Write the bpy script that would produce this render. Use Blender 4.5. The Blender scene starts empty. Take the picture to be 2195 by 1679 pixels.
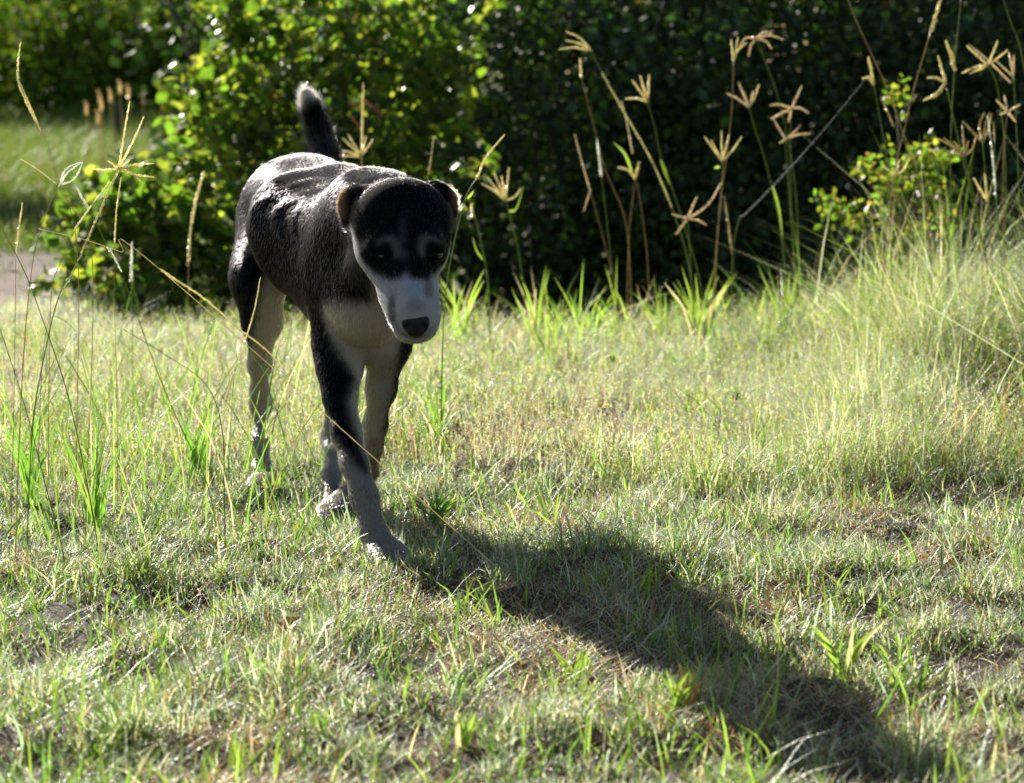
import bpy, math, random
import numpy as np
import openvdb as vdb

SC = bpy.context.scene
COL = SC.collection
rng = np.random.default_rng(11)
random.seed(11)

# ------------------------------------------------------------------ camera
F, CX, CY = 5183.0, 1097.5, 839.5          # photo focal length and centre, in its own pixels
CAMH = 0.73
PITCH = math.atan((CY - 144.0) / F)
cp, sp = math.cos(PITCH), math.sin(PITCH)
cam = bpy.data.cameras.new('camera')
cam.sensor_width = 36.0
cam.lens = F / 2195.0 * 36.0
cam.clip_start, cam.clip_end = 0.05, 600.0
cam.dof.use_dof = True
cam.dof.focus_distance = 3.68
cam.dof.aperture_fstop = 7.1
cam_o = bpy.data.objects.new('camera', cam)
cam_o.location = (0, 0, CAMH)
cam_o.rotation_euler = (math.pi / 2 - PITCH, 0, 0)
COL.objects.link(cam_o)
SC.camera = cam_o

# ------------------------------------------------------------------ sky and sun
SUN_EL = math.radians(25.8)
SUN_AZ = math.radians(-29.5)               # from +Y, towards -X: behind the dog on the left
sx, sy = math.sin(SUN_AZ), math.cos(SUN_AZ)
w = bpy.data.worlds.new('World'); SC.world = w; w.use_nodes = True
nt = w.node_tree
bg = nt.nodes['Background']
sky = nt.nodes.new('ShaderNodeTexSky'); sky.sky_type = 'NISHITA'; sky.sun_disc = False
sky.sun_elevation = SUN_EL; sky.sun_rotation = SUN_AZ
nt.links.new(sky.outputs['Color'], bg.inputs['Color'])
bg.inputs['Strength'].default_value = 0.050
sun = bpy.data.lights.new('sun', 'SUN'); sun.energy = 5.0; sun.angle = math.radians(0.53)
sun.color = (1.0, 0.93, 0.82)
sun_o = bpy.data.objects.new('sun', sun); COL.objects.link(sun_o)
from mathutils import Vector, noise as mnoise
sun_dir = Vector((sx * math.cos(SUN_EL), sy * math.cos(SUN_EL), math.sin(SUN_EL)))
sun_o.rotation_euler = sun_dir.to_track_quat('Z', 'Y').to_euler()
sun_o.location = (-6, 10, 8)
SC.view_settings.view_transform = 'Standard'
SC.view_settings.look = 'None'
SC.view_settings.exposure = 1.27
SC.view_settings.gamma = 1.0
SC.view_settings.use_curve_mapping = False
SC.render.engine = 'CYCLES'
SC.cycles.use_denoising = True
SC.cycles.max_bounces = 8
SC.cycles.transparent_max_bounces = 8
SC.cycles.sample_clamp_indirect = 6.0

# ------------------------------------------------------------------ projection helpers
def P(u, v, Y):
    dx, dy = (u - CX) / F, (CY - v) / F
    d = np.array([dx, cp + dy * sp, -sp + dy * cp])
    return np.array([0, 0, CAMH]) + d * (Y / d[1])

def proj(p):
    p = np.asarray(p, dtype=float)
    q = p - np.array([0, 0, CAMH])
    z = q[..., 1] * cp - q[..., 2] * sp
    yy = q[..., 1] * sp + q[..., 2] * cp
    return CX + F * q[..., 0] / z, CY - F * yy / z

def px(n, Y):
    return n * Y / F

# ------------------------------------------------------------------ smooth value noise (numpy)
def hash2(i, j, s):
    n = (i * 374761393 + j * 668265263 + s * 1442695041) & 0x7fffffff
    n = ((n ^ (n >> 13)) * 1274126177) & 0x7fffffff
    return ((n ^ (n >> 16)) & 0xffff) / 65535.0

def vnoise(x, y, scale, seed=0):
    x = np.asarray(x, float) / scale; y = np.asarray(y, float) / scale
    i = np.floor(x).astype(np.int64); j = np.floor(y).astype(np.int64)
    fx = x - i; fy = y - j
    fx = fx * fx * (3 - 2 * fx); fy = fy * fy * (3 - 2 * fy)
    a = hash2(i, j, seed); b = hash2(i + 1, j, seed); c = hash2(i, j + 1, seed); d = hash2(i + 1, j + 1, seed)
    return (a * (1 - fx) + b * fx) * (1 - fy) + (c * (1 - fx) + d * fx) * fy

def sstep(a, b, x):
    t = np.clip((np.asarray(x, float) - a) / (b - a), 0, 1)
    return t * t * (3 - 2 * t)

def ground_z(x, y):
    x = np.asarray(x, float); y = np.asarray(y, float)
    z = -0.022 + 0.034 * (vnoise(x, y, .45, 1) - .5) + 0.036 * (vnoise(x, y, .12, 2) - .5) + 0.010 * (vnoise(x, y, .045, 6) - .5)
    z = z + 0.12 * sstep(.55, 1.35, x - .25 * (y - 5.6)) * sstep(4.3, 5.6, y) * (1 - sstep(7.0, 8.0, y))
    # a shadowed hollow at the right among the tussocks
    z = z - 0.12 * np.exp(-(((x - 1.02) / .16) ** 2 + ((y - 4.85) / .28) ** 2))
    edge = 6.75 + .2 * (vnoise(x, y, .6, 5) - .5)
    z = z - 0.55 * sstep(edge, edge + 1.3, y) * sstep(-1.25, -.6, x) * (1 - sstep(14, 20, y))
    z = z + 0.25 * (vnoise(x, y, 7, 3) - .5) * sstep(10, 25, y)
    return z

# ------------------------------------------------------------------ mesh helpers
def mesh_np(name, verts, tris, mat=None, tint=None, smooth=False, quads=None):
    me = bpy.data.meshes.new(name)
    verts = np.ascontiguousarray(verts, dtype=np.float32)
    faces = []
    tris = np.zeros((0, 3), np.int32) if tris is None else np.asarray(tris, np.int32)
    quads = np.zeros((0, 4), np.int32) if quads is None else np.asarray(quads, np.int32)
    nl = tris.size + quads.size
    me.vertices.add(len(verts)); me.vertices.foreach_set('co', verts.ravel())
    me.loops.add(nl)
    me.loops.foreach_set('vertex_index', np.concatenate([tris.ravel(), quads.ravel()]).astype(np.int32))
    nf = len(tris) + len(quads)
    me.polygons.add(nf)
    st = np.concatenate([np.arange(len(tris)) * 3, tris.size + np.arange(len(quads)) * 4]).astype(np.int32)
    me.polygons.foreach_set('loop_start', st)
    me.update(calc_edges=True)
    me.polygons.foreach_set('use_smooth', np.full(nf, smooth))
    if tint is not None:
        a = me.attributes.new('tint', 'FLOAT_COLOR', 'POINT')
        t = np.ones((len(verts), 4), np.float32); t[:, :3] = tint
        a.data.foreach_set('color', t.ravel())
    if mat: me.materials.append(mat)
    return me

def link(name, me, parent=None, **props):
    o = bpy.data.objects.new(name, me); COL.objects.link(o)
    if parent is not None: o.parent = parent
    for k, v in props.items(): o[k] = v
    return o

def empty(name, loc, label, cat, group=None):
    o = bpy.data.objects.new(name, None); COL.objects.link(o)
    o.location = loc; o.empty_display_size = .05
    o['label'] = label; o['category'] = cat
    if group: o['group'] = group
    return o

class Buf:
    """collects vertices, triangles and tints for one mesh"""
    def __init__(s): s.v = []; s.f = []; s.c = []; s.n = 0
    def add(s, v, f, c=(1, 1, 1)):
        v = np.asarray(v, float); s.v.append(v); s.f.append(np.asarray(f, int) + s.n)
        cc = np.asarray(c, float)
        s.c.append(np.tile(cc, (len(v), 1)) if cc.ndim == 1 else cc); s.n += len(v)
    def mesh(s, name, mat, smooth=False, origin=(0, 0, 0)):
        return mesh_np(name, np.concatenate(s.v) - np.array(origin), np.concatenate(s.f), mat, np.concatenate(s.c), smooth)

def catmull(pts, n):
    pts = np.asarray(pts, float)
    if len(pts) < 3:
        t = np.linspace(0, 1, n)[:, None]; return pts[0] * (1 - t) + pts[-1] * t
    p = np.vstack([2 * pts[0] - pts[1], pts, 2 * pts[-1] - pts[-2]])
    seg = len(pts) - 1; out = []
    for q in np.linspace(0, seg - 1e-6, n):
        i = int(q); t = q - i; a, b, c, d = p[i:i + 4]
        out.append(.5 * ((2 * b) + (-a + c) * t + (2 * a - 5 * b + 4 * c - d) * t * t + (-a + 3 * b - 3 * c + d) * t ** 3))
    return np.array(out)

def tube(pts, rad, sides=5, jit=0):
    pts = np.asarray(pts, float); n = len(pts)
    rad = np.full(n, rad, float) if np.ndim(rad) == 0 else np.asarray(rad, float)
    tan = np.gradient(pts, axis=0); tan /= np.linalg.norm(tan, axis=1)[:, None] + 1e-12
    ref = np.array([.13, 1., .07]); s = np.cross(tan, ref); s /= np.linalg.norm(s, axis=1)[:, None] + 1e-12
    t2 = np.cross(tan, s)
    a = np.arange(sides) * 2 * math.pi / sides
    v = pts[:, None] + rad[:, None, None] * (np.cos(a)[None, :, None] * s[:, None] + np.sin(a)[None, :, None] * t2[:, None])
    if jit: v = v + rng.normal(0, jit, v.shape)
    v = v.reshape(-1, 3); f = []
    for i in range(n - 1):
        for k in range(sides):
            a0 = i * sides + k; a1 = i * sides + (k + 1) % sides
            f += [(a0, a1, a1 + sides), (a0, a1 + sides, a0 + sides)]
    v = np.vstack([v, pts[0], pts[-1]]); b = n * sides
    for k in range(sides):
        f.append((b, (k + 1) % sides, k)); f.append((b + 1, (n - 1) * sides + k, (n - 1) * sides + (k + 1) % sides))
    return v, f

# ------------------------------------------------------------------ materials
def attr_node(nt, name='tint'):
    a = nt.nodes.new('ShaderNodeAttribute'); a.attribute_name = name; return a

def plant_mat(name, transl=.45, rough=.35, spec=.5, tscale=(1.5, 1.6, .7), coat=.0, noise_amt=.25, noise_scale=60, bump=0):
    m = bpy.data.materials.new(name); m.use_nodes = True; nt = m.node_tree
    b = nt.nodes['Principled BSDF']; out = nt.nodes['Material Output']
    at = attr_node(nt)
    nz = nt.nodes.new('ShaderNodeTexNoise'); nz.inputs['Scale'].default_value = noise_scale; nz.inputs['Detail'].default_value = 2
    geo = nt.nodes.new('ShaderNodeNewGeometry'); nt.links.new(geo.outputs['Position'], nz.inputs['Vector'])
    mr = nt.nodes.new('ShaderNodeMapRange'); mr.inputs['To Min'].default_value = 1 - noise_amt; mr.inputs['To Max'].default_value = 1 + noise_amt
    nt.links.new(nz.outputs['Fac'], mr.inputs['Value'])
    mul = nt.nodes.new('ShaderNodeVectorMath'); mul.operation = 'SCALE'
    nt.links.new(at.outputs['Color'], mul.inputs[0]); nt.links.new(mr.outputs['Result'], mul.inputs['Scale'])
    nt.links.new(mul.outputs[0], b.inputs['Base Color'])
    b.inputs['Roughness'].default_value = rough
    b.inputs['Specular IOR Level'].default_value = spec
    if coat:
        b.inputs['Coat Weight'].default_value = coat; b.inputs['Coat Roughness'].default_value = .18
    if bump:
        n2 = nt.nodes.new('ShaderNodeTexNoise'); n2.inputs['Scale'].default_value = 520; n2.inputs['Detail'].default_value = 1
        nt.links.new(geo.outputs['Position'], n2.inputs['Vector'])
        bp = nt.nodes.new('ShaderNodeBump'); bp.inputs['Strength'].default_value = bump; bp.inputs['Distance'].default_value = .0012
        nt.links.new(n2.outputs['Fac'], bp.inputs['Height']); nt.links.new(bp.outputs[0], b.inputs['Coat Normal']); nt.links.new(bp.outputs[0], b.inputs['Normal'])
    tr = nt.nodes.new('ShaderNodeBsdfTranslucent')
    mt = nt.nodes.new('ShaderNodeVectorMath'); mt.operation = 'MULTIPLY'; mt.inputs[1].default_value = tscale
    nt.links.new(mul.outputs[0], mt.inputs[0]); nt.links.new(mt.outputs[0], tr.inputs['Color'])
    mix = nt.nodes.new('ShaderNodeMixShader'); mix.inputs[0].default_value = transl
    nt.links.new(b.outputs[0], mix.inputs[1]); nt.links.new(tr.outputs[0], mix.inputs[2])
    nt.links.new(mix.outputs[0], out.inputs['Surface'])
    return m

M_GRASS = plant_mat('grass_blades', .50, .42, .5, (2.1, 2.15, 1.6), coat=.5, bump=1.0)
M_STRAW = plant_mat('dry_stems', .45, .4, .5, (1.3, 1.3, 1.0), coat=.15)
M_LEAF = plant_mat('shrub_leaves', .55, .38, .38, (2.25, 2.25, 1.2), noise_scale=30)
M_DARK = plant_mat('dense_shrub_leaves', .24, .55, .15, (1.1, 1.35, .6), noise_scale=20)
M_FAR = plant_mat('far_foliage', .28, .6, .1, (1.9, 1.9, .9), noise_scale=3)
M_PAST = plant_mat('pasture_grass', .35, .5, .3, (1.3, 1.3, .8), noise_scale=5)

def bark_mat():
    m = bpy.data.materials.new('bark'); m.use_nodes = True; nt = m.node_tree; b = nt.nodes['Principled BSDF']
    n = nt.nodes.new('ShaderNodeTexNoise'); n.inputs['Scale'].default_value = 40
    r = nt.nodes.new('ShaderNodeValToRGB'); r.color_ramp.elements[0].color = (.03, .02, .014, 1); r.color_ramp.elements[1].color = (.14, .10, .07, 1)
    nt.links.new(n.outputs['Fac'], r.inputs['Fac']); nt.links.new(r.outputs['Color'], b.inputs['Base Color'])
    b.inputs['Roughness'].default_value = .85; return m
M_BARK = bark_mat()

def soil_mat():
    m = bpy.data.materials.new('soil_and_thatch'); m.use_nodes = True; nt = m.node_tree; b = nt.nodes['Principled BSDF']
    at = attr_node(nt)
    geo = nt.nodes.new('ShaderNodeNewGeometry')
    n = nt.nodes.new('ShaderNodeTexNoise'); n.inputs['Scale'].default_value = 55; n.inputs['Detail'].default_value = 6
    nt.links.new(geo.outputs['Position'], n.inputs['Vector'])
    r = nt.nodes.new('ShaderNodeMapRange'); r.inputs['To Min'].default_value = .5; r.inputs['To Max'].default_value = 1.5
    nt.links.new(n.outputs['Fac'], r.inputs['Value'])
    s = nt.nodes.new('ShaderNodeVectorMath'); s.operation = 'SCALE'
    nt.links.new(at.outputs['Color'], s.inputs[0]); nt.links.new(r.outputs[0], s.inputs['Scale'])
    nt.links.new(s.outputs[0], b.inputs['Base Color']); b.inputs['Roughness'].default_value = .95
    bp = nt.nodes.new('ShaderNodeBump'); bp.inputs['Strength'].default_value = .8; bp.inputs['Distance'].default_value = .01
    nt.links.new(n.outputs['Fac'], bp.inputs['Height']); nt.links.new(bp.outputs[0], b.inputs['Normal'])
    return m
M_SOIL = soil_mat()

def dew_mat():
    m = bpy.data.materials.new('dew'); m.use_nodes = True; nt = m.node_tree
    out = nt.nodes['Material Output']; b = nt.nodes['Principled BSDF']
    b.inputs['Base Color'].default_value = (.45, .48, .52, 1); b.inputs['Roughness'].default_value = .18
    b.inputs['Specular IOR Level'].default_value = 1.0
    tr = nt.nodes.new('ShaderNodeBsdfTranslucent'); tr.inputs['Color'].default_value = (.95, .97, 1, 1)
    mix = nt.nodes.new('ShaderNodeMixShader'); mix.inputs[0].default_value = .5
    nt.links.new(b.outputs[0], mix.inputs[1]); nt.links.new(tr.outputs[0], mix.inputs[2]); nt.links.new(mix.outputs[0], out.inputs['Surface'])
    return m
M_DEW = dew_mat()

def simple(name, col, rough=.5, spec=.5, transl=0):
    m = bpy.data.materials.new(name); m.use_nodes = True; b = m.node_tree.nodes['Principled BSDF']
    b.inputs['Base Color'].default_value = (*col, 1); b.inputs['Roughness'].default_value = rough; b.inputs['Specular IOR Level'].default_value = spec
    return m

# ------------------------------------------------------------------ ground
def make_ground():
    xs = np.concatenate([-np.geomspace(70, 2.25, 34), np.linspace(-2.2, 2.2, 210), np.geomspace(2.25, 70, 34)])
    ys = np.concatenate([np.linspace(-25, .9, 12), np.concatenate([np.linspace(1, 7.4, 250), np.linspace(7.5, 14, 60)]), np.geomspace(14.2, 160, 50)])
    X, Y = np.meshgrid(xs, ys); Z = ground_z(X, Y)
    v = np.stack([X, Y, Z], -1).reshape(-1, 3)
    nx, ny = len(xs), len(ys)
    i = np.arange(nx - 1)[None] + np.arange(ny - 1)[:, None] * nx
    q = np.stack([i, i + 1, i + nx + 1, i + nx], -1).reshape(-1, 4)
    br = vnoise(v[:, 0], v[:, 1], .35, 9)[:, None]
    tint = np.array([.022, .017, .010]) * (1 - br) + np.array([.075, .034, .015]) * br
    far = sstep(8, 13, v[:, 1])[:, None]
    g = vnoise(v[:, 0], v[:, 1], 1.6, 12)[:, None]
    tint = tint * (1 - far) + far * (np.array([.07, .10, .025]) * (1 - g) + np.array([.15, .17, .05]) * g)
    link('ground', mesh_np('ground', v, None, M_SOIL, tint, True, q), kind='structure')
    # bare vehicle track far left
    xs = np.linspace(-7, -1.36, 40); ys = np.linspace(7.5, 9.9, 20)
    X, Y = np.meshgrid(xs, ys)
    Y = Y + .15 * np.sin(X * 1.3)
    Z = ground_z(X, Y) + .006
    v = np.stack([X, Y, Z], -1).reshape(-1, 3); nx, ny = 40, 20
    i = np.arange(nx - 1)[None] + np.arange(ny - 1)[:, None] * nx
    q = np.stack([i, i + 1, i + nx + 1, i + nx], -1).reshape(-1, 4)
    t = np.array([.12, .088, .066]) * (.7 + .6 * vnoise(v[:, 0], v[:, 1], .4, 4)[:, None])
    link('dirt_track', mesh_np('dirt_track', v, None, M_SOIL, t, True, q), kind='structure')
make_ground()

# ------------------------------------------------------------------ grass blades as one mesh
def blades(x, y, h, wd, lean, curve, tint, az=None, z0=None, rows=2):
    """vectorised ribbons: rows segments + tip; returns verts, tris, colours and centre line"""
    n = len(x)
    if z0 is None: z0 = ground_z(x, y) - .004
    az = rng.uniform(0, 2 * math.pi, n) if az is None else az
    d = np.stack([np.cos(az), np.sin(az), np.zeros(n)], -1)
    fa = az + math.pi / 2 + rng.normal(0, .6, n)
    s = np.stack([np.cos(fa), np.sin(fa), np.zeros(n)], -1)
    base = np.stack([x, y, z0], -1)
    V = []; ts = np.linspace(0, 1, rows + 1)
    for k, t in enumerate(ts):
        off = lean * t + curve * t * t
        zz = h * (t - .35 * np.minimum(curve, 1.6) * t * t)
        c = base + d * (h * off)[:, None] + np.stack([np.zeros(n), np.zeros(n), zz], -1)
        if k < rows:
            ww = (wd * .5 * (1 - .45 * t))[:, None]
            V += [c - s * ww, c + s * ww]
        else: V.append(c)
    m = 2 * rows + 1
    V = np.stack(V, 1)
    f = []
    for k in range(rows - 1):
        a = 2 * k; f += [(a, a + 1, a + 3), (a, a + 3, a + 2)]
    f.append((2 * rows - 2, 2 * rows - 1, 2 * rows))
    f = np.array(f)
    T = (np.arange(n)[:, None, None] * m + f[None]).reshape(-1, 3)
    grad = np.concatenate([np.repeat([.75], 2), np.repeat([1.0], m - 2)])
    C = tint[:, None, :] * np.ones((1, m, 1))
    return V.reshape(-1, 3), T, C.reshape(-1, 3), V.reshape(n, m, 3)

GREEN = np.array([.085, .17, .025]); LIME = np.array([.17, .25, .04]); STRAW = np.array([.37, .33, .21])
BROWN = np.array([.22, .105, .04]); PALE = np.array([.50, .52, .41]); PINK = np.array([.32, .20, .17]); SILV = np.array([.27, .33, .26])

def pick(n, weights, cols, var=.22):
    wgt = np.array(weights, float); 
    if wgt.ndim == 1: wgt = np.tile(wgt, (n, 1))
    wgt = wgt / wgt.sum(1, keepdims=True); cum = np.cumsum(wgt, 1); r = rng.random(n)[:, None]
    k = np.minimum((r > cum).sum(1), len(cols) - 1)
    c = np.array(cols)[k]
    return c * rng.uniform(1 - var, 1 + var, (n, 1)) * rng.uniform(.93, 1.07, (n, 3))

def frustum_pts(n, y0, y1, margin=1.22, power=1.0, xlim=None):
    y = y0 + (y1 - y0) * rng.random(n) ** power
    x = rng.uniform(-1, 1, n) * (.212 * y * margin + .05)
    return x, y

DEW = []          # dew drop positions gathered from blades
def edge_y(x): return 4.12 + .22 * (vnoise(x, x * 0 + 3.3, .4, 21) - .5) * 2 + .10 * sstep(.2, .8, -x)

def bare(x, y):
    return sstep(.52, .70, .6 * vnoise(x, y, .30, 9) + .4 * vnoise(x, y, .09, 31))

POCK = [(1250, 1075, .07), (1410, 1170, .06), (1890, 1075, .10), (2110, 985, .14), (2165, 900, .16), (2150, 820, .13), (1560, 1095, .05), (930, 1120, .05), (330, 1300, .07),
        (560, 1100, .05), (120, 1330, .06), (760, 1420, .05), (90, 1600, .07), (1700, 1170, .06), (2060, 1130, .09), (420, 1330, .05), (1160, 1000, .06), (640, 1560, .05), (2050, 1060, .08)]
PK_XY = []
for (u_, v_, r_) in POCK:
    Yp = .75 * F / (v_ - 144); PK_XY.append((P(u_, v_, Yp)[0], Yp, r_))

def pocket(x, y):
    """dark shade pockets: grass thinned (k), tussocks raised just up-sun to shade them (h)"""
    k = np.zeros_like(x); h = np.zeros_like(x)
    for (a, b, r) in PK_XY:
        k = np.maximum(k, np.exp(-(((x - a) / r) ** 2 + ((y - b) / (r * 1.3)) ** 2) * 1.6))
        h = np.maximum(h, np.exp(-(((x - a + r * .7) / (r * 1.1)) ** 2 + ((y - b - r * 1.7) / (r * .9)) ** 2)))
    return k, h

def short_grass():
    vs, ts, cs = [], [], []; off = 0
    def put(r):
        nonlocal off
        vs.append(r[0]); ts.append(r[1] + off); cs.append(r[2]); off += len(r[0])
    # short sward
    n = 140000
    x, y = frustum_pts(n, 2.15, 4.75, power=.9)
    keep = (y < edge_y(x) + rng.normal(0, .08, n)) & (rng.random(n) > .72 * bare(x, y))
    x, y = x[keep], y[keep]; n = len(x)
    cl = .65 * vnoise(x, y, .055, 41) + .35 * vnoise(x, y, .020, 43); cl2 = vnoise(x, y, .20, 42)
    pk, ph = pocket(x, y); q = rng.random(n) > np.maximum(.95 * pk, .96 * (1 - sstep(.32, .52, cl)))
    x, y, cl, cl2, ph = x[q], y[q], cl[q], cl2[q], ph[q]; n = len(x)
    h = (.008 + .056 * cl ** 1.5 * rng.uniform(.5, 1.3, n)) * (.45 + 1.0 * cl2) * (1 + 1.1 * ph)
    b = bare(x, y)
    wt = np.stack([.26 + .2 * cl2, .22 + 0 * x, .18 + .6 * b, .08 + .8 * b, .26 + .0 * x, .05 + 0 * x, .26 + 0 * x], 1)
    tint = pick(n, wt, [GREEN, LIME, STRAW, BROWN, PALE, PINK, SILV])
    r = blades(x, y, h, rng.uniform(.0013, .0030, n), rng.uniform(0, .6, n), rng.uniform(0, 1.0, n), tint)
    put(r)
    k = rng.random(n) < .95
    c = r[3][k]; t = rng.random(len(c))[:, None]
    DEW.append(c[:, 2] * (1 - t) + c[:, 4] * t)
    # blades leaning against the paws
    for (pu, pv, pY) in ((834, 1204, 3.53), (737, 1096, 3.92), (563, 1054, 4.16), (714, 1114, 3.90)):
        c0 = P(pu, pv, pY); n = 420
        x, y = c0[0] + rng.normal(0, .034, n), c0[1] + rng.normal(-.015, .026, n)
        r = blades(x, y, rng.uniform(.018, .046, n), rng.uniform(.0015, .0034, n), rng.uniform(0, .5, n), rng.uniform(0, .8, n), pick(n, [.3, .25, .15, .3], [GREEN, LIME, STRAW, PALE]))
        put(r); DEW.append(r[3][:, 3])
    # flat thatch straws
    n = 62000
    x, y = frustum_pts(n, 2.15, 4.7)
    k = rng.random(n) < .14 + .86 * bare(x, y); x, y = x[k], y[k]; n = len(x)
    tint = pick(n, [.5, .35, .15], [STRAW, BROWN, PALE])
    put(blades(x, y, rng.uniform(.010, .028, n), rng.uniform(.0010, .0022, n), rng.uniform(1.2, 3.0, n), rng.uniform(-.5, .5, n), tint,
               z0=ground_z(x, y) + .002))
    # longer leaves standing above the sward
    n = 6500
    x, y = frustum_pts(n, 2.2, 4.4)
    k = vnoise(x, y, .12, 51) > .42; x, y = x[k], y[k]; n = len(x)
    tint = pick(n, [.42, .46, .10, .05], [GREEN, LIME, SILV, STRAW])
    r = blades(x, y, rng.uniform(.035, .085, n), rng.uniform(.0025, .0046, n), rng.uniform(0, .7, n), rng.uniform(0, .8, n), tint, rows=3)
    put(r); c = r[3][:, 4]; DEW.append(c[rng.random(len(c)) < .5])
    me = mesh_np('short_grass', np.concatenate(vs), np.concatenate(ts), M_GRASS, np.concatenate(cs))
    link('short_grass', me, kind='stuff', label='short dewy lawn grass in front of and around the dog', category='grass')

def meadow_grass():
    vs, ts, cs = [], [], []; off = 0
    def put(r):
        nonlocal off
        vs.append(r[0]); ts.append(r[1] + off); cs.append(r[2]); off += len(r[0])
    n = 165000
    x, y = frustum_pts(n, 3.6, 7.6, power=.85)
    keep = (y > edge_y(x) + rng.normal(0, .10, n)) & (y < 6.8 + rng.normal(0, .10, n) + 1.2 * sstep(1.0, 1.5, -x) * rng.random(n))
    keep &= rng.random(n) > .5 * bare(x * .7, y * .7)
    keep &= ~((np.abs(x - 1.02) < .13) & (np.abs(y - 4.72) < .2) & (rng.random(n) < .8))
    x, y = x[keep], y[keep]; n = len(x)
    right = sstep(.15, .9, x - .12 * (y - 5)); cl = vnoise(x, y, .16, 61); cl2 = vnoise(x, y, .5, 62)
    grow = sstep(-.05, .5, y - edge_y(x))
    pk, ph = pocket(x, y); q = rng.random(n) > np.maximum(.93 * pk, .6 * (1 - sstep(.15, .45, cl)))
    x, y, cl, cl2, ph, right, grow = x[q], y[q], cl[q], cl2[q], ph[q], right[q], grow[q]; n = len(x)
    h = (.03 + .042 * cl * grow + .085 * right * grow * (.4 + cl)) * rng.uniform(.6, 1.3, n) * (.6 + .8 * cl2) * (1 + .8 * ph)
    leftpale = sstep(-.1, .35, -x) * sstep(4.5, 5.3, y)
    wt = np.stack([.26 - .15 * leftpale, .34 + .22 * right - .20 * leftpale, .16 + .08 * leftpale, .03 + .04 * right, .34 + .25 * leftpale, .08 + .08 * leftpale, .10 + 0 * x], 1)
    tint = pick(n, wt, [GREEN, LIME, STRAW, BROWN, PALE, PINK, SILV])
    r = blades(x, y, h, rng.uniform(.0010, .0024, n), rng.uniform(0, .45, n), rng.uniform(0, .7, n), tint)
    put(r)
    k = rng.random(n) < .85
    c = r[3][k]; t = rng.random(len(c))[:, None]; t = t * t
    DEW.append(c[:, 4] * (1 - t) + c[:, 2] * t)
    # taller leaf blades in loose groups
    n = 13000
    x, y = frustum_pts(n, 3.9, 6.8)
    k = (vnoise(x, y, .22, 71) > .55 - .12 * sstep(6.2, 7, y)) & (y > edge_y(x) + .15); x, y = x[k], y[k]; n = len(x)
    right = sstep(.2, 1.0, x)
    h = rng.uniform(.05, .14, n) * (1 + .5 * right)
    tint = pick(n, [.40, .52, .12, .04], [GREEN, LIME, STRAW, BROWN])
    r = blades(x, y, h, rng.uniform(.0022, .0046, n), rng.uniform(0, .45, n), rng.uniform(0, .75, n), tint, rows=4)
    put(r); c = r[3]; DEW.append(c[rng.random(n) < .3][:, 6])
    # bright upright leaves along the brow, against the dark shrubs
    n = 2200
    x, y = rng.uniform(-.40, 1.75, n), rng.uniform(6.0, 6.85, n)
    k = vnoise(x, y, .14, 77) > .50; x, y = x[k], y[k]; n = len(x)
    r = blades(x, y, rng.uniform(.06, .24, n) * (.6 + .5 * rng.random(n)), rng.uniform(.003, .006, n), rng.uniform(0, .5, n), rng.uniform(0, .9, n), pick(n, [.3, .6, .1], [GREEN * 1.4, LIME * 1.5, STRAW]), rows=4)
    put(r); DEW.append(r[3][:, 5])
    # rough tussocky bank at the right
    n = 15000
    x, y = rng.uniform(.45, 1.55, n), rng.uniform(4.75, 6.5, n)
    cb = vnoise(x, y, .13, 93); pk, ph = pocket(x, y)
    k = (cb > .44) & (x < .235 * y + .1) & (x > .45 + .5 * rng.random(n) ** 2 * (1 if True else 0)) & (rng.random(n) > .97 * pk); x, y, cb = x[k], y[k], cb[k]; n = len(x)
    r = blades(x, y, (.06 + .30 * (cb - .44) / .5 * rng.uniform(.5, 1.3, n)) * (.6 + .8 * sstep(.5, 1.1, x)), rng.uniform(.0012, .003, n), rng.uniform(0, .6, n), rng.uniform(0, .9, n),
               pick(n, [.2, .38, .22, .05, .15], [GREEN, LIME, STRAW, BROWN, PALE]), rows=3)
    put(r); DEW.append(r[3][rng.random(n) < .8][:, 5])
    # long thin upright stems at the left
    n = 420
    x, y = rng.uniform(-1.0, -.28, n), rng.uniform(3.55, 5.2, n)
    k = (vnoise(x, y, .14, 87) > .40) & (x > -.26 * y); x, y = x[k], y[k]; n = len(x)
    r = blades(x, y, rng.uniform(.12, .34, n), rng.uniform(.002, .0038, n), rng.uniform(0, .45, n), rng.uniform(0, .45, n), pick(n, [.5, .35, .15], [GREEN * 1.2, LIME, STRAW]), rows=5)
    put(r); DEW.append(r[3][:, 7])
    # fine dry flowering stems
    n = 15000
    x, y = frustum_pts(n, 4.2, 6.85)
    k = (y > edge_y(x) + .1); x, y = x[k], y[k]; n = len(x)
    h = rng.uniform(.05, .12, n) * (1 + .8 * sstep(.4, 1.1, x))
    tint = pick(n, [.45, .15, .2, .2], [STRAW, BROWN, PINK, PALE])
    r = blades(x, y, h, rng.uniform(.0009, .0014, n), rng.uniform(0, .5, n), rng.uniform(0, .4, n), tint, rows=3)
    put(r)
    # seeds carried by those stems
    c = r[3]; q = []
    for a_, b_ in ((6, 5), (6, 4), (5, 4), (6, 5), (6, 3), (4, 3)):
        t = rng.random(n)[:, None]; q.append(c[:, a_] * t + c[:, b_] * (1 - t) + rng.normal(0, .0035, (n, 3)))
    q = np.concatenate(q); m = len(q)
    o = np.array([[1, 1, 1.6], [1, -1, -1.6], [-1, 1, -1.6], [-1, -1, 1.6]], float) * .8
    v = (q[:, None] + o[None] * rng.uniform(.0006, .0012, m)[:, None, None]).reshape(-1, 3)
    t = (np.arange(m)[:, None, None] * 4 + np.array([[0, 1, 2], [0, 3, 1], [0, 2, 3], [1, 3, 2]])[None]).reshape(-1, 3)
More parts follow.
